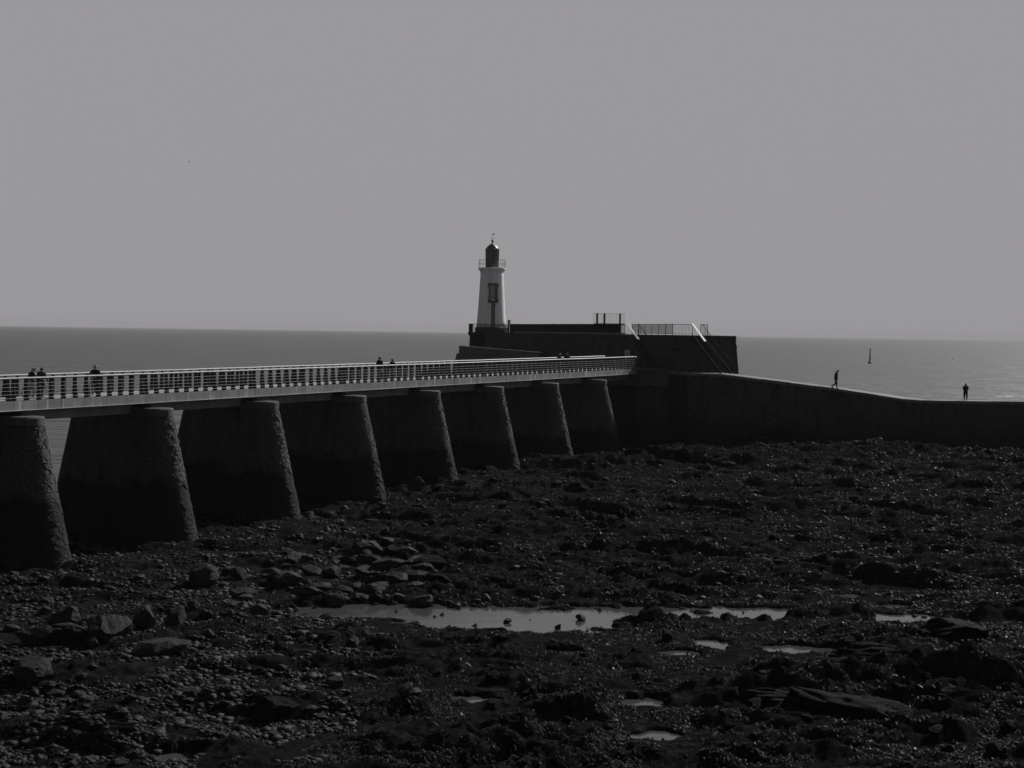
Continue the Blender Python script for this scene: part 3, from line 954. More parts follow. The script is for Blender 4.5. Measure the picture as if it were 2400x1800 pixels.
# stair flights down the front of the bastion
def stairs(name, px0, px1, z0, z1, Ya, Yb, label):
    """flight running down to the right; px of head and foot of the outer stringer"""
    A = Vector(((px0 - 1200) / FPX * Ya, Ya, z0)); B = Vector(((px1 - 1200) / FPX * Yb, Yb, z1))
    root = empty(name, (B.x, B.y, z1)); tag(root, label, 'stairs', 'stair flights on the bastion')
    e = Vector((B.x - A.x, B.y - A.y, 0)).normalized(); nn = Vector((-e.y, e.x, 0))
    if nn.y < 0: nn = -nn
    W = 1.25
    sl = (B - A).normalized(); upv = Vector((0, 0, 1))
    for k in (0, W):
        m1 = MB(); m1.bar(A + nn * k, B + nn * k, .06, .24, up=nn.cross(sl)); wpart(m1, 'stringer', M['iron'], root)
    ns = 17
    for q in range(ns):
        c = A.lerp(B, (q + .5) / ns) + nn * (W / 2)
        m1 = MB(); m1.box(c, (.24, W - .07, .045), (e, nn, upv)); wpart(m1, 'tread', M['iron'], root)
    hA = A + upv * 1.12; hB = B + upv * 1.0
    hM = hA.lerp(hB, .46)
    m1 = MB(); m1.bar(hA, hM, .26, .05, up=Vector((0, 0, 1))); wpart(m1, 'handrail', M['sunlitrail'], root)  # sunlit upper length painted pale; the rest is dark, as if in shade
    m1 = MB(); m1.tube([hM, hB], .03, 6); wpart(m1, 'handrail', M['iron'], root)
    m1 = MB(); m1.tube([hA + nn * W, hB + nn * W], .03, 6); wpart(m1, 'handrail', M['iron'], root)
    for k in (0, W):
        for q in range(20):
            p = A.lerp(B, (q + .5) / 20) + nn * k
            m1 = MB(); m1.tube([p, p + upv * 1.03], .013, 5); wpart(m1, 'bar', M['iron'], root)
    return root
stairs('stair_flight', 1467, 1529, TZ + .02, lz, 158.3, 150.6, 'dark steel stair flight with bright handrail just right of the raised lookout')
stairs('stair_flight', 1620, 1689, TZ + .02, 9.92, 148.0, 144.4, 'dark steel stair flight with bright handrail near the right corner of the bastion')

# notice board at the bridge end
nbp = at(1469, 838, 153.0)
nb = empty('notice_board', (nbp.x, nbp.y, lz)); tag(nb, 'pale rectangular notice board with a dark pictogram on the wall at the bridge end', 'sign')
mb = MB(); mb.box((nbp.x, nbp.y, lz + 1.33), (.50, .05, .86)); wpart(mb, 'panel', M['sign'], nb)
for k in (-.18, .18):
    m1 = MB(); m1.box((nbp.x + k, nbp.y + .05, lz + .88), (.05, .05, 1.76)); wpart(m1, 'leg', M['iron'], nb)
m1 = MB(); y_ = nbp.y - .030
m1.lathe([(.055, 0), (.055, .006)], 14); pic = m1
for k in range(len(pic.v)):
    x, yy, zz = pic.v[k]; pic.v[k] = (nbp.x + x, y_ - zz, lz + 1.60 + yy)
m2 = MB(); m2.bar((nbp.x, y_, lz + 1.53), (nbp.x - .02, y_, lz + 1.32), .008, .09, up=Vector((1, 0, 0)))
m2.bar((nbp.x - .02, y_, lz + 1.33), (nbp.x - .12, y_, lz + 1.08), .008, .05, up=Vector((1, 0, 0)))
m2.bar((nbp.x - .01, y_ - .002, lz + 1.33), (nbp.x + .10, y_ - .002, lz + 1.10), .008, .05, up=Vector((1, 0, 0)))
m2.bar((nbp.x, y_ - .001, lz + 1.50), (nbp.x + .14, y_ - .001, lz + 1.40), .008, .04, up=Vector((1, 0, 0)))
pic.add(m2.v, m2.f); wpart(pic, 'pictogram', M['signink'], nb)

# ------------------------------------------------------------------ lighthouse
LHY = 212.0; LX = (1149.5 - 1200) / FPX * LHY
SL = FPX / LHY
lh = empty('lighthouse', (LX, LHY, TZ)); tag(lh, 'white tapering round lighthouse tower with dark lantern and domed cap', 'lighthouse')
def lpart(mb, name, mat, smooth=False, parent=lh): return mb.build(name, mat, parent, smooth)
mb = MB(); mb.lathe([(2.26, -.4), (2.26, .62), (2.14, .70)], 56); lpart(mb, 'plinth', M['darkstone'])
mb = MB(); mb.lathe([(2.06, .6), (1.99, 1.4), (1.87, 3.0), (1.76, 4.8), (1.66, 6.6), (1.58, 7.9), (1.57, 8.25)], 72); lpart(mb, 'tower', M['white'], True)
mb = MB(); mb.lathe([(1.57, 8.1), (1.62, 8.22), (1.66, 8.40), (1.82, 8.56), (1.86, 8.66), (1.90, 8.68), (1.90, 8.86), (1.85, 8.88)], 72); gal = lpart(mb, 'gallery', M['white'])
# gallery railing
for q in range(16):
    a = 2 * math.pi * q / 16 + .1
    m1 = MB(); m1.tube([(1.84 * math.cos(a), 1.84 * math.sin(a), 8.86), (1.84 * math.cos(a), 1.84 * math.sin(a), 10.0)], .018, 6); lpart(m1, 'baluster', M['iron'], parent=gal)
for z_ in (9.42, 10.0):
    m1 = MB(); m1.tube([(1.84 * math.cos(2 * math.pi * q / 40), 1.84 * math.sin(2 * math.pi * q / 40), z_) for q in range(41)], .014, 6); lpart(m1, 'gallery_rail', M['iron'], parent=gal)
mb = MB(); mb.lathe([(.93, 8.86), (.93, 9.9), (.95, 9.9), (.95, 9.96), (.92, 9.96)], 40); lan = lpart(mb, 'lantern', M['lantern'])
mb = MB(); mb.lathe([(.90, 9.95), (.90, 11.36)], 16); lpart(mb, 'lantern_glass', M['glass'], parent=lan)
for q in range(16):
    a = 2 * math.pi * (q + .0) / 16
    m1 = MB(); m1.tube([(.91 * math.cos(a), .91 * math.sin(a), 9.95), (.91 * math.cos(a), .91 * math.sin(a), 11.36)], .03, 6); lpart(m1, 'glazing_bar', M['lantern'], parent=lan)
mb = MB(); mb.lathe([(.94, 11.34), (1.0, 11.40), (1.0, 11.47), (.90, 11.52)], 40); lpart(mb, 'lantern_eave', M['lantern'], parent=lan)
dm = [(.90, 11.50)] + [(.86, 11.58), (.72, 11.78), (.53, 11.96), (.33, 12.11), (.18, 12.22)] + [(.12, 12.24), (.09, 12.40), (.10, 12.44), (.17, 12.54), (.17, 12.62), (.10, 12.74), (.03, 12.80)]
mb = MB(); mb.lathe(dm, 32); dome = lpart(mb, 'dome', M['lantern'], True)
mb = MB(); mb.tube([(0, 0, 12.75), (0, 0, 13.75)], .014, 6); lpart(mb, 'lightning_rod', M['iron'], parent=dome)
mb = MB(); mb.bar((-.22, 0, 13.0), (.22, 0, 13.0), .02); mb.box((-.22, 0, 13.0), (.06, .03, .08)); mb.box((.22, 0, 13.0), (.06, .03, .08))
lpart(mb, 'compass_cross', M['iron'], parent=dome)
mb = MB(); mb.add([(.02, -.01, 13.44), (.26, -.01, 13.46), (.30, -.01, 13.52), (.26, -.01, 13.60), (.02, -.01, 13.58), (.02, .01, 13.44), (.26, .01, 13.46), (.30, .01, 13.52), (.26, .01, 13.60), (.02, .01, 13.58)],
              [(0, 1, 2, 3, 4), (9, 8, 7, 6, 5), (0, 5, 6, 1), (1, 6, 7, 2), (2, 7, 8, 3), (3, 8, 9, 4), (4, 9, 5, 0)])
lpart(mb, 'wind_vane', M['iron'], parent=dome)
# window niche with toothed surround, facing the camera slightly right
def tower_r(z): return np.interp(z, [.6, 1.4, 3.0, 4.8, 6.6, 7.9, 8.25], [2.06, 1.99, 1.87, 1.76, 1.66, 1.58, 1.57])
NA = -math.pi / 2 + .13
rad_ = Vector((math.cos(NA), math.sin(NA), 0)); tan_ = Vector((-math.sin(NA), math.cos(NA), 0))
zc0, zc1 = 4.06, 6.72
pr = .12
win = empty('window', (0, 0, 0)); win.parent = lh
rbar = float(tower_r(5.4))
def wbox(name, mat, u0, u1, za, zb, dep, back=.55, parent=win):
    m1 = MB(); rm = float(tower_r((za + zb) / 2)) + dep
    m1.box(rad_ * (rm - back / 2) + tan_ * ((u0 + u1) / 2) + Vector((0, 0, (za + zb) / 2)), (abs(u1 - u0), back, zb - za), (tan_, rad_, Vector((0, 0, 1))))
    return lpart(m1, name, mat, parent=parent)
nq = 9; hq = (zc1 - zc0 - .6) / nq
for q in range(nq):
    za = zc0 + .3 + q * hq
    w = .62 if q % 2 == 0 else .52
    if q in (0, nq - 1): w = .72
    wbox('quoin', M['darkstone'], -w - .02, -.40, za + .006, za + hq - .006, .10 + .015 * (q % 2))
    wbox('quoin', M['darkstone'], .38, w + .04, za + .006, za + hq - .006, .10 + .015 * (q % 2))
wbox('lintel', M['darkstone'], -.70, .72, zc1 - .30, zc1, .13)
wbox('sill', M['darkstone'], -.66, .68, zc0, zc0 + .295, .14)
wbox('shutter_panel', M['panelgrey'], -.395, .375, zc0 + .3, zc1 - .305, .045)
wbox('shutter_edge', M['dark'], .20, .30, zc0 + .32, zc1 - .33, .055)
# stained strip under the window
mb = MB(); vs_ = []; fs = []
zs = [.72 + (zc0 - .72) * q / 8 for q in range(9)]
for z_ in zs:
    r_ = float(tower_r(z_))
    for (u_, dp) in ((-.27, -.04), (-.27, .045), (.27, .045), (.27, -.04)):
        vs_.append(rad_ * (math.sqrt(r_ * r_ - u_ * u_) + dp) + tan_ * u_ + Vector((0, 0, z_)))
for q in range(8):
    for j in range(3):
        a = q * 4 + j; fs.append((a, a + 1, a + 5, a + 4))
fs.append((32, 33, 34, 35)); fs.append((3, 2, 1, 0))
mb.add(vs_, fs); lpart(mb, 'stained_strip', M['stain'])
m1 = MB(); m1.box(rad_ * (float(tower_r(3.75)) + .05) + tan_ * .22 + Vector((0, 0, 3.75)), (.12, .12, .24), (tan_, rad_, Vector((0, 0, 1)))); lpart(m1, 'lamp', M['iron'])
# round platform under the tower
plat = empty('lighthouse_platform', (LX - .35, LHY - .2, 0)); tag(plat, 'round dark stone platform with a moulded edge under the lighthouse', 'platform')
mb = MB(); mb.lathe([(3.5, 2), (2.70, 9.5), (2.62, TZ - .75), (2.64, TZ - .5), (2.74, TZ - .38), (2.86, TZ - .32), (2.86, TZ - .10), (2.78, TZ + .02)], 56); o = mb.build('drum', M['bastion_core'], plat)
m_pts = []
for q in range(15):
    a = math.pi * 1.0 + math.pi * 1.06 * q / 14
    m_pts.append(Vector((LX - .35 + 2.72 * math.cos(a), LHY - .2 + 2.72 * math.sin(a), TZ + .02)))
railing('platform_railing', m_pts, 1.12, 'curved dark bar railing around the foot of the lighthouse', grp, bar=.16, r=.016, post=1.2)
gp = empty('railing_pier', (m_pts[0].x + .28, m_pts[0].y, TZ)); tag(gp, 'squat dark stone block at the left end of the lighthouse railing', 'stone block')
mb = MB(); mb.box((0, -.3, .52), (.52, .6, 1.04)); mb.build('block', M['bastion_core'], gp)
mb = MB(); mb.box((0, -.3, 1.08), (.6, .68, .10)); mb.build('cap', M['bastion'], gp)
# small sign box beside the tower
bx = at(1191, 776, 206.0)
sb = empty('box_post', (bx.x, bx.y, TZ)); tag(sb, 'small pale box on a post right of the lighthouse foot', 'sign box')
mb = MB(); mb.box((0, 0, .62), (.10, .10, 1.24)); mb.build('pole', M['iron'], sb)
mb = MB(); mb.box((0, -.06, 1.36), (.38, .16, .62)); mb.build('box', M['panelgrey'], sb)
mb = MB(); mb.box((0, -.06, 1.69), (.42, .2, .04)); mb.build('lid', M['iron'], sb)

# lower apron in front of the lighthouse
apr = empty('concrete_apron', (-5, 200, 0)); tag(apr, 'stepped pale grey concrete quay apron below the lighthouse platform', 'quay')
a1 = at(1074.5, 811, 206); a2 = at(1262, 823, 176); a2.z = a1.z - .35
e = Vector((a2.x - a1.x, a2.y - a1.y, 0)).normalized(); nb_ = Vector((-e.y, e.x, 0))
if nb_.x < 0: nb_ = -nb_
def strip(mb, p, q, w0, w1, zt, zb, bat=0.0):
    """wall from p to q; w0..w1 measured along the back normal"""
    P = [p + nb_ * w0, q + nb_ * w0, q + nb_ * w1, p + nb_ * w1]
    zt_ = [zt[0], zt[1], zt[1], zt[0]]
    vs_ = []
    for k, a in enumerate(P):
        off = -nb_ * bat if k < 2 else nb_ * 0
        off = off + (-e * bat if k in (0, 3) else e * 0)
        vs_.append((a.x + off.x, a.y + off.y, zb))
    for k, a in enumerate(P): vs_.append((a.x, a.y, zt_[k]))
    mb.add(vs_, [(0, 3, 2, 1), (4, 5, 6, 7), (0, 1, 5, 4), (1, 2, 6, 5), (2, 3, 7, 6), (3, 0, 4, 7)])
mb = MB(); strip(mb, a1, a2, 0, .5, (a1.z, a2.z), 9.0); wpart(mb, 'upper_wall', M['apron'], apr)
b1 = a1 - e * .2 - nb_ * .25; b2 = a2 - nb_ * .25
mb = MB(); strip(mb, b1, b2, 0, 3.5, (a1.z - 1.02, a2.z - 1.0), 1.0, 1.6); wpart(mb, 'lower_wall', M['apron'], apr)

# ------------------------------------------------------------------ jetty to the right
JY = 143.0
jx = [14.9, 16.5, 19.6, 23.0, 30.06, 36.6, 38.5, 48.0, 60.0, 118.0]
jz = [9.9, 9.9, 9.88, 9.5, 8.72, 7.80, 7.70, 7.72, 7.70, 7.70]
jb = [147.6, 149.2, 150.8, 151.8, 149.2, 150.0, 147.0, 145.9, 145.8, 147.0]
jf = [JY + 3.5, JY + 1.6, JY, JY, JY, JY, JY, JY, JY, JY + 1.5]
jet = empty('jetty', (30, 145, 0)); tag(jet, 'long dark stone jetty with a walkway sloping down to the right from the bastion', 'jetty')
mb = MB(); m = len(jx)
vs_ = []
for k in range(m):
    xb = jx[k] * jb[k] / jf[k]
    vs_ += [(jx[k], jf[k] - 1.0, 0), (jx[k], jf[k], jz[k] - .22), (xb, jb[k], jz[k] - .22), (xb, jb[k] + 1.0, 0)]
fs = []
for k in range(m - 1):
    a = 4 * k
    for j in range(3): fs.append((a + j, a + 4 + j, a + 5 + j, a + j + 1))
mb.add(vs_, fs + [(0, 1, 2, 3)])
wpart(mb, 'wall', M['bastion_core'], jet)
mb = MB()
vs_ = []
for k in range(m):
    xb = jx[k] * jb[k] / jf[k]
    vs_ += [(jx[k], jf[k] + .38, jz[k] - .02), (xb, jb[k] - .3, jz[k] - .02), (jx[k], jf[k] + .38, jz[k] - .24), (xb, jb[k] - .3, jz[k] - .24)]
fs = []
for k in range(m - 1):
    a = 4 * k; fs += [(a, a + 4, a + 5, a + 1), (a + 2, a + 6, a + 4, a), (a + 1, a + 5, a + 7, a + 3)]
mb.add(vs_, fs); wpart(mb, 'walkway', M['paving'], jet)
def jtop(x): return float(np.interp(x, jx, jz)), float(np.interp(x, jx, jf)), float(np.interp(x, jx, jb))
x_ = 16.5
while x_ < 74:
    w = 1.35
    za, fa, ba = jtop(x_); zb, fb, bb = jtop(x_ + w)
    for yy0, yy1, wd, kx0, kx1 in ((fa, fb, .38, 1, 1), (ba - .3, bb - .3, .3, ba / fa, bb / fb)):
        m1 = MB(); g = .012; dz = rr.uniform(-.012, .012)
        pr_ = -.05 if wd > .35 else 0
        xa_ = (x_ + g) * kx0; xb_ = (x_ + w - g) * kx1
        m1.add([(xa_, yy0 + pr_, za - .26), (xb_, yy1 + pr_, zb - .26), (xb_, yy1 + wd, zb - .26), (xa_, yy0 + wd, za - .26),
                (xa_, yy0 + pr_, za + dz), (xb_, yy1 + pr_, zb + dz), (xb_, yy1 + wd, zb + dz), (xa_, yy0 + wd, za + dz)],
               [(3, 2, 1, 0), (4, 5, 6, 7), (0, 1, 5, 4), (1, 2, 6, 5), (2, 3, 7, 6), (3, 0, 4, 7)])
        wpart(m1, 'coping_stone', M['coping'], jet)
    x_ += w
mb = MB()
def jsurf(s, h):
    x = 16.5 + s; z, f_, b_ = jtop(x)
    zz = z - .27 - h
    return Vector((x, f_ - 1.0 * (z - zz) / z, zz)), Vector((0, -1, .1)).normalized()
for cx, cy_, poly in cells(57, 6.6, .85, .42, rr, .028, .22):
    if jtop(16.5 + cx)[0] - cy_ > 1.6: stone_into(mb, poly, cx, cy_, jsurf, rr.uniform(.015, .05), rr)
wpart(mb, 'block_facing', M['bastion'], jet, kind='stuff')

# ------------------------------------------------------------------ people
def person(label, loc, face, height=1.75, pose=None, mats=None, bulk=1.0, group=None):
    """face: heading in radians (0 = +Y, clockwise positive)"""
    P = dict(lean=0.0, head=(0, .02), lk=(.0, .0), rk=(.0, .0), la=((-.26, .0, 1.16), (-.27, .06, .92)), ra=((.26, .0, 1.16), (.27, .06, .92)), stance=.10, sit=0.0)
    P.update(pose or {})
    mt = dict(top='cloth_black', leg='cloth_dark', hair='hair_dark', skin='skin', shoe='shoe'); mt.update(mats or {})
    J = []; E = []; Rr = []; Lb = []
    def j(p, r, lab, par=None):
        J.append(Vector(p)); Rr.append((r[0] * 1.2, r[1] * 1.2) if isinstance(r, tuple) else (r * 1.15, r * 1.15)); Lb.append(lab)
        if par is not None: E.append((par, len(J) - 1))
        return len(J) - 1
    ln = P['lean']
    def up(x, y, z): return (x, y + ln * max(0, z - .95), z)
    k = bulk
    pel = j(up(0, 0, .95), (.155 * k, .12 * k), 'leg')
    wst = j(up(0, 0, 1.10), (.15 * k, .115 * k), 'top', pel)
    cst = j(up(0, 0, 1.30), (.175 * k, .125 * k), 'top', wst)
    shd = j(up(0, 0, 1.425), (.10 * k, .085 * k), 'top', cst)
    nck = j(up(0, .015, 1.51), .058, 'skin', shd)
    hx, hy = P['head']
    hb = j(up(hx * .5, .02 + hy * .5, 1.575), (.086, .100), 'face', nck)
    hm = j(up(hx * .9, .02 + hy, 1.655), (.104, .124), 'face', hb)
    ht = j(up(hx, .01 + hy, 1.735), (.088, .104), 'hair', hm)
    j(up(hx * .9, .145 + hy, 1.635), .017, 'skin', hm)                 # nose
    for s in (-1, 1): j(up(hx * .9 + s * .112, .015 + hy, 1.64), (.012, .022), 'skin', hm)   # ears
    for s, kn in ((-1, P['lk']), (1, P['rk'])):
        fy, ky = kn[0], kn[1]
        lift = 0.0 if len(kn) < 3 else kn[2]
        hp = j((s * .095, 0, .88), (.105 * k, .11 * k), 'leg', pel)
        kz = .50
        ke = j((s * P['stance'], ky + fy * .5, kz), (.068 * k, .07 * k), 'leg', hp)
        an = j((s * P['stance'], fy, .10 + lift), (.045, .05), 'leg', ke)
        hl = j((s * P['stance'], fy - .02, .045 + lift * .9), (.044, .048), 'shoe', an)
        j((s * P['stance'] * 1.15, fy + .17, .035 + lift * .35), (.040, .03), 'shoe', hl)
    for s, (el, wr) in ((-1, P['la']), (1, P['ra'])):
        sh = j(up(s * .165 * k, 0, 1.385), .070 * k, 'top', shd)
        e_ = j(up(*el), .056 * k, 'top', sh)
        w_ = j(up(*wr), .038, 'top', e_)
        d = (Vector(up(*wr)) - Vector(up(*el))).normalized()
        side = d.cross(Vector((0, 1, 0)))
        if side.length < .2: side = d.cross(Vector((1, 0, 0)))
        side.normalize()
        pm_ = j(J[w_] + d * .075, (.030, .022), 'skin', w_)
        for fi in range(4):
            off = side * (.026 * (fi - 1.5))
            f1 = j(J[pm_] + d * (.045 - .004 * abs(fi - 1.3)) + off, .0095, 'skin', pm_)
            j(J[f1] + d * .035 + Vector((0, .012, -.005)), .0085, 'skin', f1)
        th = j(J[w_] + d * .05 + side * .042 * -s + Vector((0, .015, 0)), .011, 'skin', w_)
        j(J[th] + d * .04, .0095, 'skin', th)
    me = bpy.data.meshes.new('person_skeleton')
    me.from_pydata([tuple(p) for p in J], E, [])
    tmp = bpy.data.objects.new('tmp_person', me); C.objects.link(tmp)
    md = tmp.modifiers.new('skin', 'SKIN'); md.use_smooth_shade = True
    for i_, v in enumerate(me.skin_vertices[0].data):
        v.radius = Rr[i_]; v.use_root = (i_ == pel)
    sd = tmp.modifiers.new('sub', 'SUBSURF'); sd.levels = 2; sd.render_levels = 2
    dg = bpy.context.evaluated_depsgraph_get(); dg.update()
    bm_ = bpy.data.meshes.new_from_object(tmp.evaluated_get(dg))
    bpy.data.objects.remove(tmp)
    names = ['top', 'leg', 'skin', 'hair', 'shoe']
    bm_.materials.clear()
    for nme in names: bm_.materials.append(M[mt[nme]])
    JA = np.array([tuple(p) for p in J])
    cen = np.zeros(len(bm_.polygons) * 3); bm_.polygons.foreach_get('center', cen); cen = cen.reshape(-1, 3)
    d2 = ((cen[:, None, :] - JA[None]) ** 2).sum(-1); near = d2.argmin(1)
    mi = []
    for q in range(len(cen)):
        lb = Lb[near[q]]
        if lb == 'face':
            hc = J[hm]
            lb = 'hair' if (cen[q][1] < hc.y + .015 or cen[q][2] > hc.z + .045) and cen[q][2] > 1.56 else 'skin'
        mi.append(names.index(lb))
    bm_.polygons.foreach_set('material_index', mi)
    bm_.polygons.foreach_set('use_smooth', [True] * len(mi))
    o = bpy.data.objects.new('person', bm_); C.objects.link(o)
    o.location = loc; o.rotation_euler = (0, 0, -face); o.scale = (height / 1.80,) * 3
    tag(o, label, 'person', group)
    return o
FB = math.atan2(BD.x, BD.y)               # heading along the bridge, away from the camera
def on_bridge(px, o_): return bp(bt(px, o_), o_, -.012)
gb = 'people on the footbridge'
person('person in light trousers bending forward at the left end of the footbridge', on_bridge(70, -1.6), FB + .25, 1.70,
       dict(lean=.22, head=(.02, .05), rk=(.16, .1), lk=(-.1, 0.05), ra=((.27, .12, 1.15), (.30, .34, 1.02)), la=((-.30, .05, 1.15), (-.30, .20, .98))), dict(top='cloth_black', leg='cloth_light', hair='hair_grey'), 1.12, gb)
person('person in grey jacket, right one of the pair at the footbridge left end', on_bridge(95, -1.6), FB - .15, 1.70,
       dict(lean=.10, head=(.0, .04), la=((-.30, .10, 1.15), (-.20, .32, 1.05)), ra=((.30, .05, 1.15), (.30, .22, .95))), dict(top='cloth_mid', leg='cloth_black', hair='hair_dark'), 1.22, gb)
person('lone person in black walking a bicycle on the footbridge', on_bridge(223, -1.7), FB + math.pi * .86, 1.74,
       dict(ra=((.33, .05, 1.18), (.46, .22, 1.04)), la=((-.27, .02, 1.15), (-.27, .15, .95)), rk=(.15, .1), lk=(-.12, .04)), dict(top='cloth_black', leg='cloth_black'), 1.08, gb)
person('taller of the couple walking in dark clothes mid way along the footbridge', on_bridge(889, -1.7), FB + .1, 1.80,
       dict(rk=(.17, .08), lk=(-.15, .05)), dict(top='cloth_black', leg='cloth_black'), 1.12, gb)
person('shorter of the couple walking in dark clothes mid way along the footbridge', on_bridge(919, -1.9), FB - .05, 1.62,
       dict(lk=(.14, .08), rk=(-.12, .05)), dict(top='cloth_black', leg='cloth_dark', hair='hair_dark'), 1.0, gb)
person('left one of two dark figures near the far end of the footbridge', on_bridge(1309, -2.3), FB + .4, 1.68, dict(lean=.12), dict(top='cloth_black', leg='cloth_black'), 1.1, gb)
person('right one of two dark figures near the far end of the footbridge', on_bridge(1328, -2.2), FB - .5, 1.74, dict(lean=.05), dict(top='cloth_black', leg='cloth_black'), 1.1, gb)
def on_jetty(px, Y):
    x = (px - 1200) / FPX * Y
    return Vector((x, Y, jtop(x)[0] - .02))
person('person in black walking with bowed head down the sloping jetty', on_jetty(1959, 144.1), math.pi * .56, 1.84,
       dict(lean=.10, head=(.0, .09), rk=(.10, .02), lk=(-.34, .20, .10), ra=((.25, .02, 1.16), (.22, .14, .95)), la=((-.25, .04, 1.16), (-.22, .16, .95))), dict(top='cloth_black', leg='cloth_black'), 1.18, 'people on the jetty')
person('person standing still on the flat end of the jetty, facing away', on_jetty(2264, 144.6), .15, 1.68,
       dict(la=((-.24, .03, 1.15), (-.15, .22, 1.05)), ra=((.24, .03, 1.15), (.15, .22, 1.05)), stance=.12), dict(top='cloth_dark', leg='cloth_black', hair='hair_dark'), 1.16, 'people on the jetty')

# bicycles
def bicycle(label, loc, face):
    root = empty('bicycle', loc); root.rotation_euler = (0, 0, -face)
    tag(root, label, 'bicycle', 'bicycles on the footbridge')
    def ringm(cy0, r, rr_, name, mat, parent):
        m1 = MB(); m1.tube([(0, cy0 + r * math.cos(2 * math.pi * q / 32), .34 + r * math.sin(2 * math.pi * q / 32)) for q in range(33)], rr_, 6, cap_=False)
        return m1.build(name, mat, parent, True)
    for cy0 in (-.52, .54):
        w = empty('wheel'); w.parent = root
        ringm(cy0, .325, .020, 'tyre', M['tyre'], w); ringm(cy0, .300, .010, 'rim', M['chrome'], w)
        m1 = MB()
        for q in range(14):
            a = 2 * math.pi * q / 14
            m1.tube([(.02 * (-1) ** q, cy0, .34), (0, cy0 + .30 * math.cos(a), .34 + .30 * math.sin(a))], .0025, 4)
        m1.build('spokes', M['chrome'], w)['kind'] = 'stuff'
    m1 = MB()
    for a, b, r_ in (((0, -.05, .30), (0, -.16, .80), .017), ((0, -.05, .30), (0, .40, .78), .019), ((0, -.14, .74), (0, .38, .84), .016),
                     ((.05, -.52, .34), (.02, -.15, .74), .010), ((-.05, -.52, .34), (-.02, -.15, .74), .010), ((.05, -.52, .34), (.03, -.05, .30), .011), ((-.05, -.52, .34), (-.03, -.05, .30), .011),
                     ((.05, .54, .34), (.04, .44, .66), .012), ((-.05, .54, .34), (-.04, .44, .66), .012), ((0, .44, .66), (0, .37, .92), .02)):
        m1.tube([a, b], r_, 6)
    m1.build('frame', M['bikepaint'], root)
    m1 = MB(); m1.tube([(-.30, .26, 1.02), (-.24, .36, 1.03), (0, .38, .98), (.24, .36, 1.03), (.30, .26, 1.02)], .013, 6); m1.tube([(0, .37, .90), (0, .38, .98)], .014, 6); m1.build('handlebar', M['chrome'], root)
    m1 = MB(); m1.tube([(0, -.30, .93), (0, -.22, .945), (0, -.08, .94), (0, .0, .93)], [.07, .085, .04, .02], 8, ); m1.tube([(0, -.16, .80), (0, -.18, .92)], .014, 6); m1.build('saddle', M['tyre'], root)
    m1 = MB(); m1.box((0, -.05, .30), (.10, .05, .05)); m1.bar((.07, -.05, .30), (.07, .07, .20), .02); m1.bar((-.07, -.05, .30), (-.07, -.17, .40), .02)
    m1.box((.12, .08, .20), (.10, .07, .02)); m1.box((-.12, -.18, .40), (.10, .07, .02)); m1.build('crank', M['chrome'], root)
    return root
bicycle('dark bicycle pushed by the lone person in black on the footbridge', on_bridge(214, -1.15), FB + math.pi * .80)
bicycle('bicycle standing beside the pair at the left end of the footbridge', on_bridge(86, -1.05), FB + .35)

# ------------------------------------------------------------------ sea marks, gull
bz = ground_at(2038, 852.5, 0.0)
be = empty('sea_beacon', bz); tag(be, 'slim dark spar beacon standing in the sea right of the jetty', 'beacon')
mb = MB(); mb.lathe([(1.15, -.5), (1.1, .7), (.55, 1.1)], 20); mb.build('base', M['beacon'], be)
mb = MB(); mb.lathe([(.50, 1.0), (.42, 3.0), (.30, 5.6), (.24, 6.6)], 14); mb.build('spar', M['beacon'], be)
mb = MB(); mb.lathe([(.30, 6.6), (.36, 6.7), (.36, 7.4), (.1, 7.7)], 14); mb.build('topmark', M['beacon'], be)
bz = ground_at(2232, 843.5, 0.0)
bu = empty('mooring_buoy', bz); tag(bu, 'tiny dark buoy floating far out on the sea at the right', 'buoy')
mb = MB(); mb.lathe([(.12, -.3), (.36, -.15), (.44, .1), (.36, .35), (.12, .5)], 18); mb.build('float', M['beacon'], bu, True)
mb = MB(); mb.tube([(0, 0, .45), (0, 0, .8)], .05, 8); mb.build('ring', M['beacon'], bu)
gl = at(439.5, 382, 330.0)
gu = empty('gull', gl); tag(gu, 'small dark gull flying high in the empty sky at the left', 'bird')
mb = MB(); mb.tube([(-.26, 0, .0), (-.18, 0, .0), (-.05, 0, -.01), (.08, 0, .0), (.17, 0, .03), (.22, 0, .035), (.27, 0, .03)], [.012, .04, .06, .055, .035, .03, .005], 10); mb.build('body', M['feather'], gu, True)
for s in (-1, 1):
    mb = MB(); mb.add([(.08, s * .04, .02), (.10, s * .25, .10), (.03, s * .55, .07), (-.03, s * .25, .09), (-.08, s * .04, .015), (.08, s * .04, .005), (.10, s * .25, .085), (.03, s * .55, .06), (-.03, s * .25, .08), (-.08, s * .04, .0)],
                      [(0, 1, 3, 4), (1, 2, 3), (9, 8, 6, 5), (8, 7, 6), (0, 5, 6, 1), (1, 6, 7, 2), (2, 7, 8, 3), (3, 8, 9, 4)])
    mb.build('wing', M['feather'], gu)
mb = MB(); mb.add([(-.22, -.02, .0), (-.22, .02, .0), (-.38, .06, .0), (-.38, -.06, .0), (-.22, -.02, .01), (-.22, .02, .01), (-.38, .06, .008), (-.38, -.06, .008)],
                  [(3, 2, 1, 0), (4, 5, 6, 7), (0, 1, 5, 4), (1, 2, 6, 5), (2, 3, 7, 6), (3, 0, 4, 7)]); mb.build('tail', M['feather'], gu)
gu.rotation_euler = (0, 0, R(-20))

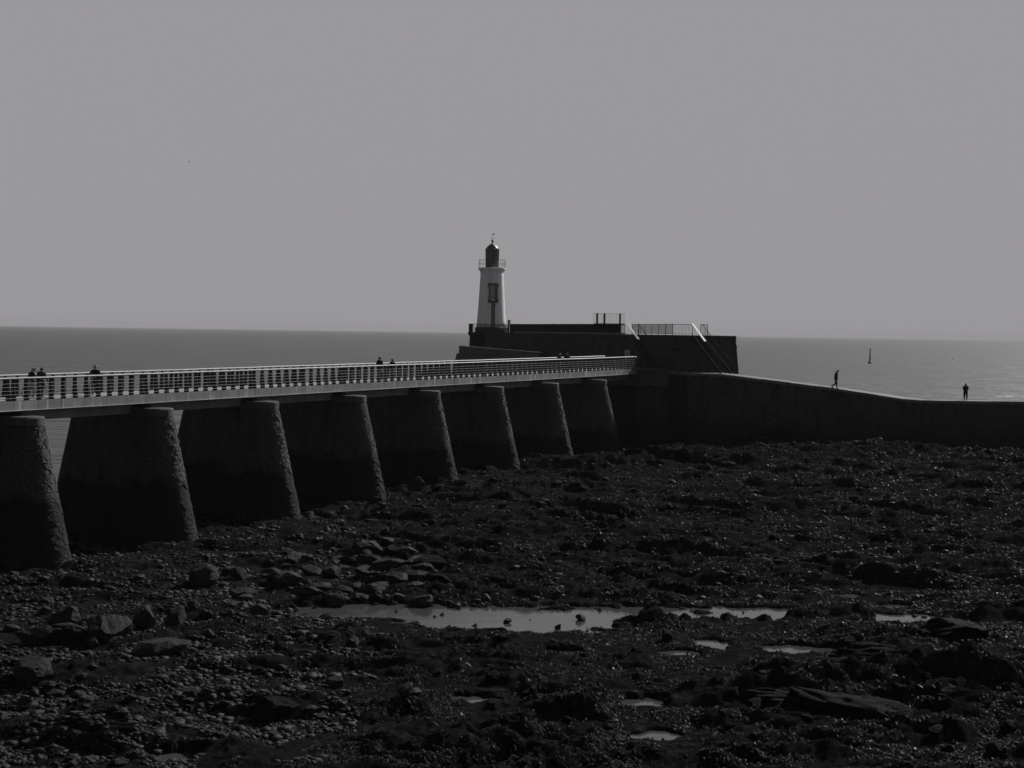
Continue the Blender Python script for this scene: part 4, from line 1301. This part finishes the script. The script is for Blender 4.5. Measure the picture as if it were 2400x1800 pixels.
# ------------------------------------------------------------------ boulders
def rock_mesh(seed, sub=4, flat=.7, mat=None, cuts=16, name='boulder', strata=0.0):
    bm = bmesh.new(); bmesh.ops.create_icosphere(bm, subdivisions=sub, radius=1.0)
    rs = np.random.RandomState(seed)
    co = np.array([v.co[:] for v in bm.verts])
    for k in range(cuts):                                   # broken faces
        d = rs.normal(size=3); d /= np.linalg.norm(d); h = rs.uniform(.55, .88)
        over = np.clip(co @ d - h, 0, None); co -= over[:, None] * d[None]
    if strata:
        ax_ = np.array([.25, .45, .86]); ph = (co @ ax_) * 3.3 + perlin(co[:, 0] * 1.2 + seed, co[:, 1] * 1.2, seed) * .5
        f_ = ph - np.floor(ph); co *= (1 - strata * np.where(f_ < .15, 1 - f_ / .15, (f_ - .15) / .85 * .6))[:, None]
    nse = perlin(co[:, 0] * 1.7 + seed, co[:, 1] * 1.7 + co[:, 2] * 1.3, seed) * .09 + perlin(co[:, 0] * 4.5 + seed, co[:, 2] * 4.5 + co[:, 1] * 3, seed + 5) * .045 \
        + perlin(co[:, 0] * 11 + co[:, 2] * 5, co[:, 1] * 11 + co[:, 2] * 7, seed + 9) * .022
    co *= (1 + nse)[:, None]
    co[:, 2] *= flat
    for v, c in zip(bm.verts, co): v.co = c
    me = bpy.data.meshes.new(name); bm.to_mesh(me); bm.free()
    me.materials.append(mat or M['boulder'])
    me.polygons.foreach_set('use_smooth', [sub > 4] * len(me.polygons))
    return me
RM = [rock_mesh(300 + k, 4, .55 + .07 * (k % 5)) for k in range(10)]
RM2 = []
for me in RM:
    m_ = me.copy(); m_.materials.clear(); m_.materials.append(M['outcrop']); RM2.append(m_)
rb = random.Random(11)
LOOSE = []
MARKS = [(100, 'first pier'), (330, 'first gap'), (560, 'second pier'), (760, 'third pier'), (950, 'fourth pier'), (1110, 'lighthouse'), (1270, 'sixth pier'),
         (1400, 'last pier'), (1560, 'bridge end'), (1740, 'bastion corner'), (1900, 'top of the jetty slope'), (2110, 'bowed walker'), (2330, 'standing person'), (2600, 'right end of the jetty')]
ROWS = [(1200, 'far up shore'), (1340, 'on middle shore'), (1490, 'level with pools'), (1620, 'nearer than pools'), (2000, 'in near foreground')]
def place_rock(px, py, size, label, group, k=None, ax=None, sink=.25, zdef=None):
    """size: half width in picture pixels; py: foot of the rock"""
    z = 1.4
    for _ in range(4):
        p = ground_at(px, py, z); z = ter1(p.x, p.y)
        z = min(max(z, 1.2), 4.5)
    s = size * p.y / FPX
    ax = ax or (1.0, rb.uniform(.7, 1.1), rb.uniform(.75, 1.15))
    o = inst('boulder', (RM2 if (px > 1000 and label is None) else RM)[rb.randrange(10) if k is None else k])
    o.location = (p.x, p.y + s * .5, z + s * ax[2] * .62 * (1 - sink * 1.6))
    o.rotation_euler = (rb.uniform(-.25, .25), rb.uniform(-.25, .25), rb.uniform(0, 6.28))
    o.scale = (s * ax[0], s * ax[1], s * ax[2])
    tag(o, label, 'boulder', group)
    if label is None: LOOSE.append((px, py, size, group, o))
    return o
G1 = 'boulders heaped at the left of the shore'
place_rock(160, 1512, 62, 'large slanting boulder leaning left of the dark domed boulder on the left shore', G1, 1, (1.1, .8, .8))
place_rock(245, 1500, 62, 'largest domed dark boulder in the heap at the left of the shore', G1, 2, (1.0, .9, 1.1))
place_rock(338, 1480, 32, 'upright pale pointed boulder right of the dark domed boulder', G1, 3, (.9, .9, 1.5))
place_rock(412, 1478, 30, 'tall black boulder standing alone right of the pale pointed boulder', G1, 4, (.9, .9, 1.6))
place_rock(150, 1470, 45, 'dark boulder behind the slanting boulder on the left shore', G1, 5)
place_rock(85, 1520, 60, 'broad low boulder nearest the left edge of the heap', G1, 6, (1.2, .9, .8))
place_rock(250, 1512, 26, 'small round pale stone at the foot of the domed boulder', G1, 7)
place_rock(225, 1488, 34, 'rounded boulder in front of the domed boulder', G1, 8)
place_rock(375, 1545, 62, 'wide flat dark boulder below the upright pale boulder', G1, 0, (1.2, .8, .7))
place_rock(65, 1600, 60, 'pale rounded boulder low at the left edge', G1, 9, (1.2, .9, .8))
place_rock(470, 1380, 42, 'dark lone boulder among the pebbles left of the pool', G1, 3)
G2 = 'rounded boulders heaped above the tide pool'
for q in range(46):
    px = rb.uniform(560, 1040); py = 1300 + (px - 560) * .02 + rb.uniform(0, 118)
    place_rock(px, py, rb.uniform(14, 40), None, G2, None, (1.2, .9, .8))
G3 = 'boulders scattered over the shore'
for q in range(215):
    zone = rb.random()
    if zone < .40: px, py, s = rb.uniform(0, 700), rb.uniform(1330, 1780), rb.uniform(9, 26)
    elif zone < .62: px, py, s = rb.uniform(700, 1500), rb.uniform(1130, 1300), rb.uniform(8, 20)
    elif zone < .82: px, py, s = rb.uniform(1200, 2400), rb.uniform(1080, 1330), rb.uniform(6, 16)
    else: px, py, s = rb.uniform(700, 2400), rb.uniform(1480, 1790), rb.uniform(9, 26)
    place_rock(px, py, s, None, G3)
for q in range(34):
    place_rock(rb.uniform(1470, 2400), rb.uniform(1052, 1078), rb.uniform(10, 26), None, 'boulders along the foot of the jetty', None, (1.3, .9, .75))
for px, py, s, lb in ((1197, 1463, 11, 'small dark stone standing out of the open pool water'), (1317, 1476, 11, 'low dark stone at the near edge of the pool water'),
                      (1372, 1456, 15, 'dark stone cluster breaking the pool surface by the weedy islet')):
    o = place_rock(px, py, s, lb, 'stones standing in the pool'); o.location.z = PZ + .08
# say which boulder is which: look, place along the bridge and jetty, then order from the left
bins = {}
for px, py, size, group, o in LOOSE:
    look_ = {'rounded boulders heaped above the tide pool': 'heaped boulder', 'boulders along the foot of the jetty': 'wall-foot boulder'}.get(group, 'weathered boulder')
    sz = 'small' if size < 12 else 'middling' if size < 19 else 'large'
    mk = next(m_ for lim, m_ in MARKS if px < lim); rw = next(r_ for lim, r_ in ROWS if py < lim)
    if look_ == 'wall-foot boulder': rw = 'by jetty'
    bins.setdefault('%s %s %s under the %s' % (sz, look_, rw, mk), []).append((px, o))
NTH = ['leftmost', 'second', 'third', 'fourth', 'fifth', 'sixth', 'seventh', 'eighth', 'ninth', 'tenth', 'eleventh', 'twelfth']
for base, lst in bins.items():
    lst.sort(key=lambda e_: e_[0])
    for q, (px, o) in enumerate(lst):
        o['label'] = base if len(lst) == 1 else base + ', ' + ('leftmost' if q == 0 else 'rightmost' if q == len(lst) - 1 else NTH[min(q, 11)] + ' from left')
# big layered outcrops
OM = [rock_mesh(700 + k, 5, .62, M['outcrop'], 20, 'rock_outcrop', .10) for k in range(4)]
OUT = [(2050, 1700, 200, .85, 'large cracked rock outcrop sloping to the right in the lower right corner', -.45, 0), (1870, 1665, 120, .45, 'pointed dark outcrop left of the cracked outcrop', .3, 1),
       (2080, 1580, 150, .90, 'broad peaked black outcrop behind the cracked outcrop at the right', .2, 2), (2260, 1505, 140, .8, 'rounded weedy outcrop at the right edge of the pools', .9, 3),
       (2290, 1660, 120, .5, 'low outcrop at the right edge of the picture', -.3, 1), (250, 1765, 120, .7, 'dark humped outcrop at the bottom left', .4, 2),
       (640, 1690, 95, .62, 'dark humped outcrop left of centre near the bottom', 1.2, 3), (1330, 1775, 120, .5, 'flat dark outcrop at the bottom centre', .7, 0)]
for q, (px, py, hw, hh, lb, rz, k) in enumerate(OUT):
    p = ground_at(px, py, 1.4)
    s = hw * p.y / FPX
    o = inst('rock_outcrop', OM[k])
    o.location = (p.x, p.y + s * .45, 1.40); o.scale = (s, s * .75, hh * 1.5)
    o.rotation_euler = (R(-6), R(8), rz)
    tag(o, lb, 'rock', 'large layered outcrops')

# ------------------------------------------------------------------ cobbles and seaweed (uncountable)
rs = np.random.RandomState(3)
bm = bmesh.new(); bmesh.ops.create_icosphere(bm, subdivisions=1, radius=1.0)
ico_v = np.array([v.co[:] for v in bm.verts]); ico_f = np.array([[v.index for v in f.verts] for f in bm.faces]); bm.free()
N = 36000
a = rs.rand(N)
px = np.where(a < .72, rs.uniform(-60, 900, N), rs.uniform(600, 2480, N))
py = np.where(a < .72, rs.uniform(1230, 1800, N), rs.uniform(1060, 1420, N))
zz = np.full(N, 1.5)
Yc = (CAMZ - zz) * FPX / (py - (762 + .0145 * px)); Xc = (px - 1200) * Yc / FPX
ok = (Yc < 141)
Xc, Yc = Xc[ok], Yc[ok]; N = len(Xc)
clump = fbm(Xc * .35, Yc * .35, 3, 15)
keep = (clump > -.10 + .25 * sstep(500, 900, px[ok]))
Xc, Yc = Xc[keep], Yc[keep]; N = len(Xc)
Zc = ter(Xc, Yc)
s = np.exp(rs.normal(-2.85, .50, N)) * (.7 + Yc / 130)
s = np.clip(s, .025, .24)
s = np.where(Zc < PZ + .05, 0.001, s)
sc = np.stack([s * rs.uniform(.8, 1.5, N), s * rs.uniform(.8, 1.3, N), s * rs.uniform(.35, .8, N)], -1)
ang = rs.uniform(0, 6.28, N)
jv = ico_v[None] * (1 + rs.uniform(-.38, .30, (N, len(ico_v), 1))) * sc[:, None]
ca, sa = np.cos(ang)[:, None], np.sin(ang)[:, None]
vx = jv[..., 0] * ca - jv[..., 1] * sa + Xc[:, None]; vy = jv[..., 0] * sa + jv[..., 1] * ca + Yc[:, None]
vz = jv[..., 2] + (Zc + sc[:, 2] * .08)[:, None]
V = np.stack([vx, vy, vz], -1).reshape(-1, 3)
F = (ico_f[None] + (np.arange(N) * len(ico_v))[:, None, None]).reshape(-1, 3)
o = inst('cobbles', np_mesh('cobbles', V, F, M['cobble'])); tag(o, 'countless small cobbles strewn over the shore', 'cobbles', None, 'stuff')
# seaweed fronds: short bent ribbons
N = 150000
u = rs.rand(N)
Yw = 40 / (1 - u * (1 - 40 / 143.0)) ; Yw = np.where(rs.rand(N) < .3, rs.uniform(60, 143, N), Yw)
Xw = Yw * rs.uniform(-.37, .37, N)
left = sstep(-2, -10, Xw + .12 * (Yw - 60))
cl = fbm(Xw * .5, Yw * .5, 4, 29)
keep = (cl > -.12 + .32 * left)
ub = (Xw - B0.x) * -BN.x + (Yw - B0.y) * -BN.y
keep &= ub < 6
Xw, Yw = Xw[keep], Yw[keep]; Zw = ter(Xw, Yw); k = Zw > PZ - .03
Xw, Yw, Zw = Xw[k], Yw[k], Zw[k]; N = len(Xw)
e_ = .12
nx = -(ter(Xw + e_, Yw) - ter(Xw - e_, Yw)) / (2 * e_); ny = -(ter(Xw, Yw + e_) - ter(Xw, Yw - e_)) / (2 * e_)
th = rs.uniform(0, 6.28, N)
dx, dy = np.cos(th) + nx * .8, np.sin(th) + ny * .8
l = np.hypot(dx, dy); dx /= l; dy /= l
slope = -(nx * dx + ny * dy)
ln_ = rs.uniform(.07, .20, N) * (.6 + Yw / 110); wd = rs.uniform(.012, .034, N) * (.6 + Yw / 100)
rise = rs.uniform(.01, .06, N) * (.8 + Yw / 150)
tilt = rs.uniform(-.5, .5, N)
px_, py_ = -dy * wd, dx * wd
pts = []
for (f_, h_) in ((0, -.01), (.5, 1.0), (1.0, .15)):
    cx = Xw + dx * ln_ * f_; cy_ = Yw + dy * ln_ * f_; cz = Zw + slope * ln_ * f_ * .9 + rise * h_
    w_ = 1.0 if f_ < 1 else .45
    pts.append(np.stack([cx - px_ * w_, cy_ - py_ * w_, cz - wd * tilt], -1)); pts.append(np.stack([cx + px_ * w_, cy_ + py_ * w_, cz + wd * tilt], -1))
V = np.stack(pts, 1).reshape(-1, 3)
b_ = (np.arange(N) * 6)[:, None]
F = np.concatenate([b_ + np.array([[0, 1, 3, 2]]), b_ + np.array([[2, 3, 5, 4]])], 0)
o = inst('seaweed', np_mesh('seaweed', V, F, M['weed'])); tag(o, 'dark wet seaweed covering the shore rocks', 'seaweed', None, 'stuff')

# ------------------------------------------------------------------ haze
mb = MB(); mb.box((0, 0, 27.0), (37000, 37000, 60.0))
hz = mb.build('haze', [])
tag(hz, 'thin sea haze over the whole scene', 'haze', None, 'stuff')
hm_ = bpy.data.materials.new('sea_haze'); hm_.use_nodes = True
hn = hm_.node_tree; hn.nodes.clear()
pv = hn.nodes.new('ShaderNodeVolumePrincipled'); pv.inputs['Color'].default_value = (.66, .65, .667, 1)
pv.inputs['Density'].default_value = 0.000072; pv.inputs['Anisotropy'].default_value = 0.0
ho = hn.nodes.new('ShaderNodeOutputMaterial'); hn.links.new(pv.outputs[0], ho.inputs['Volume'])
hz.data.materials.append(hm_)
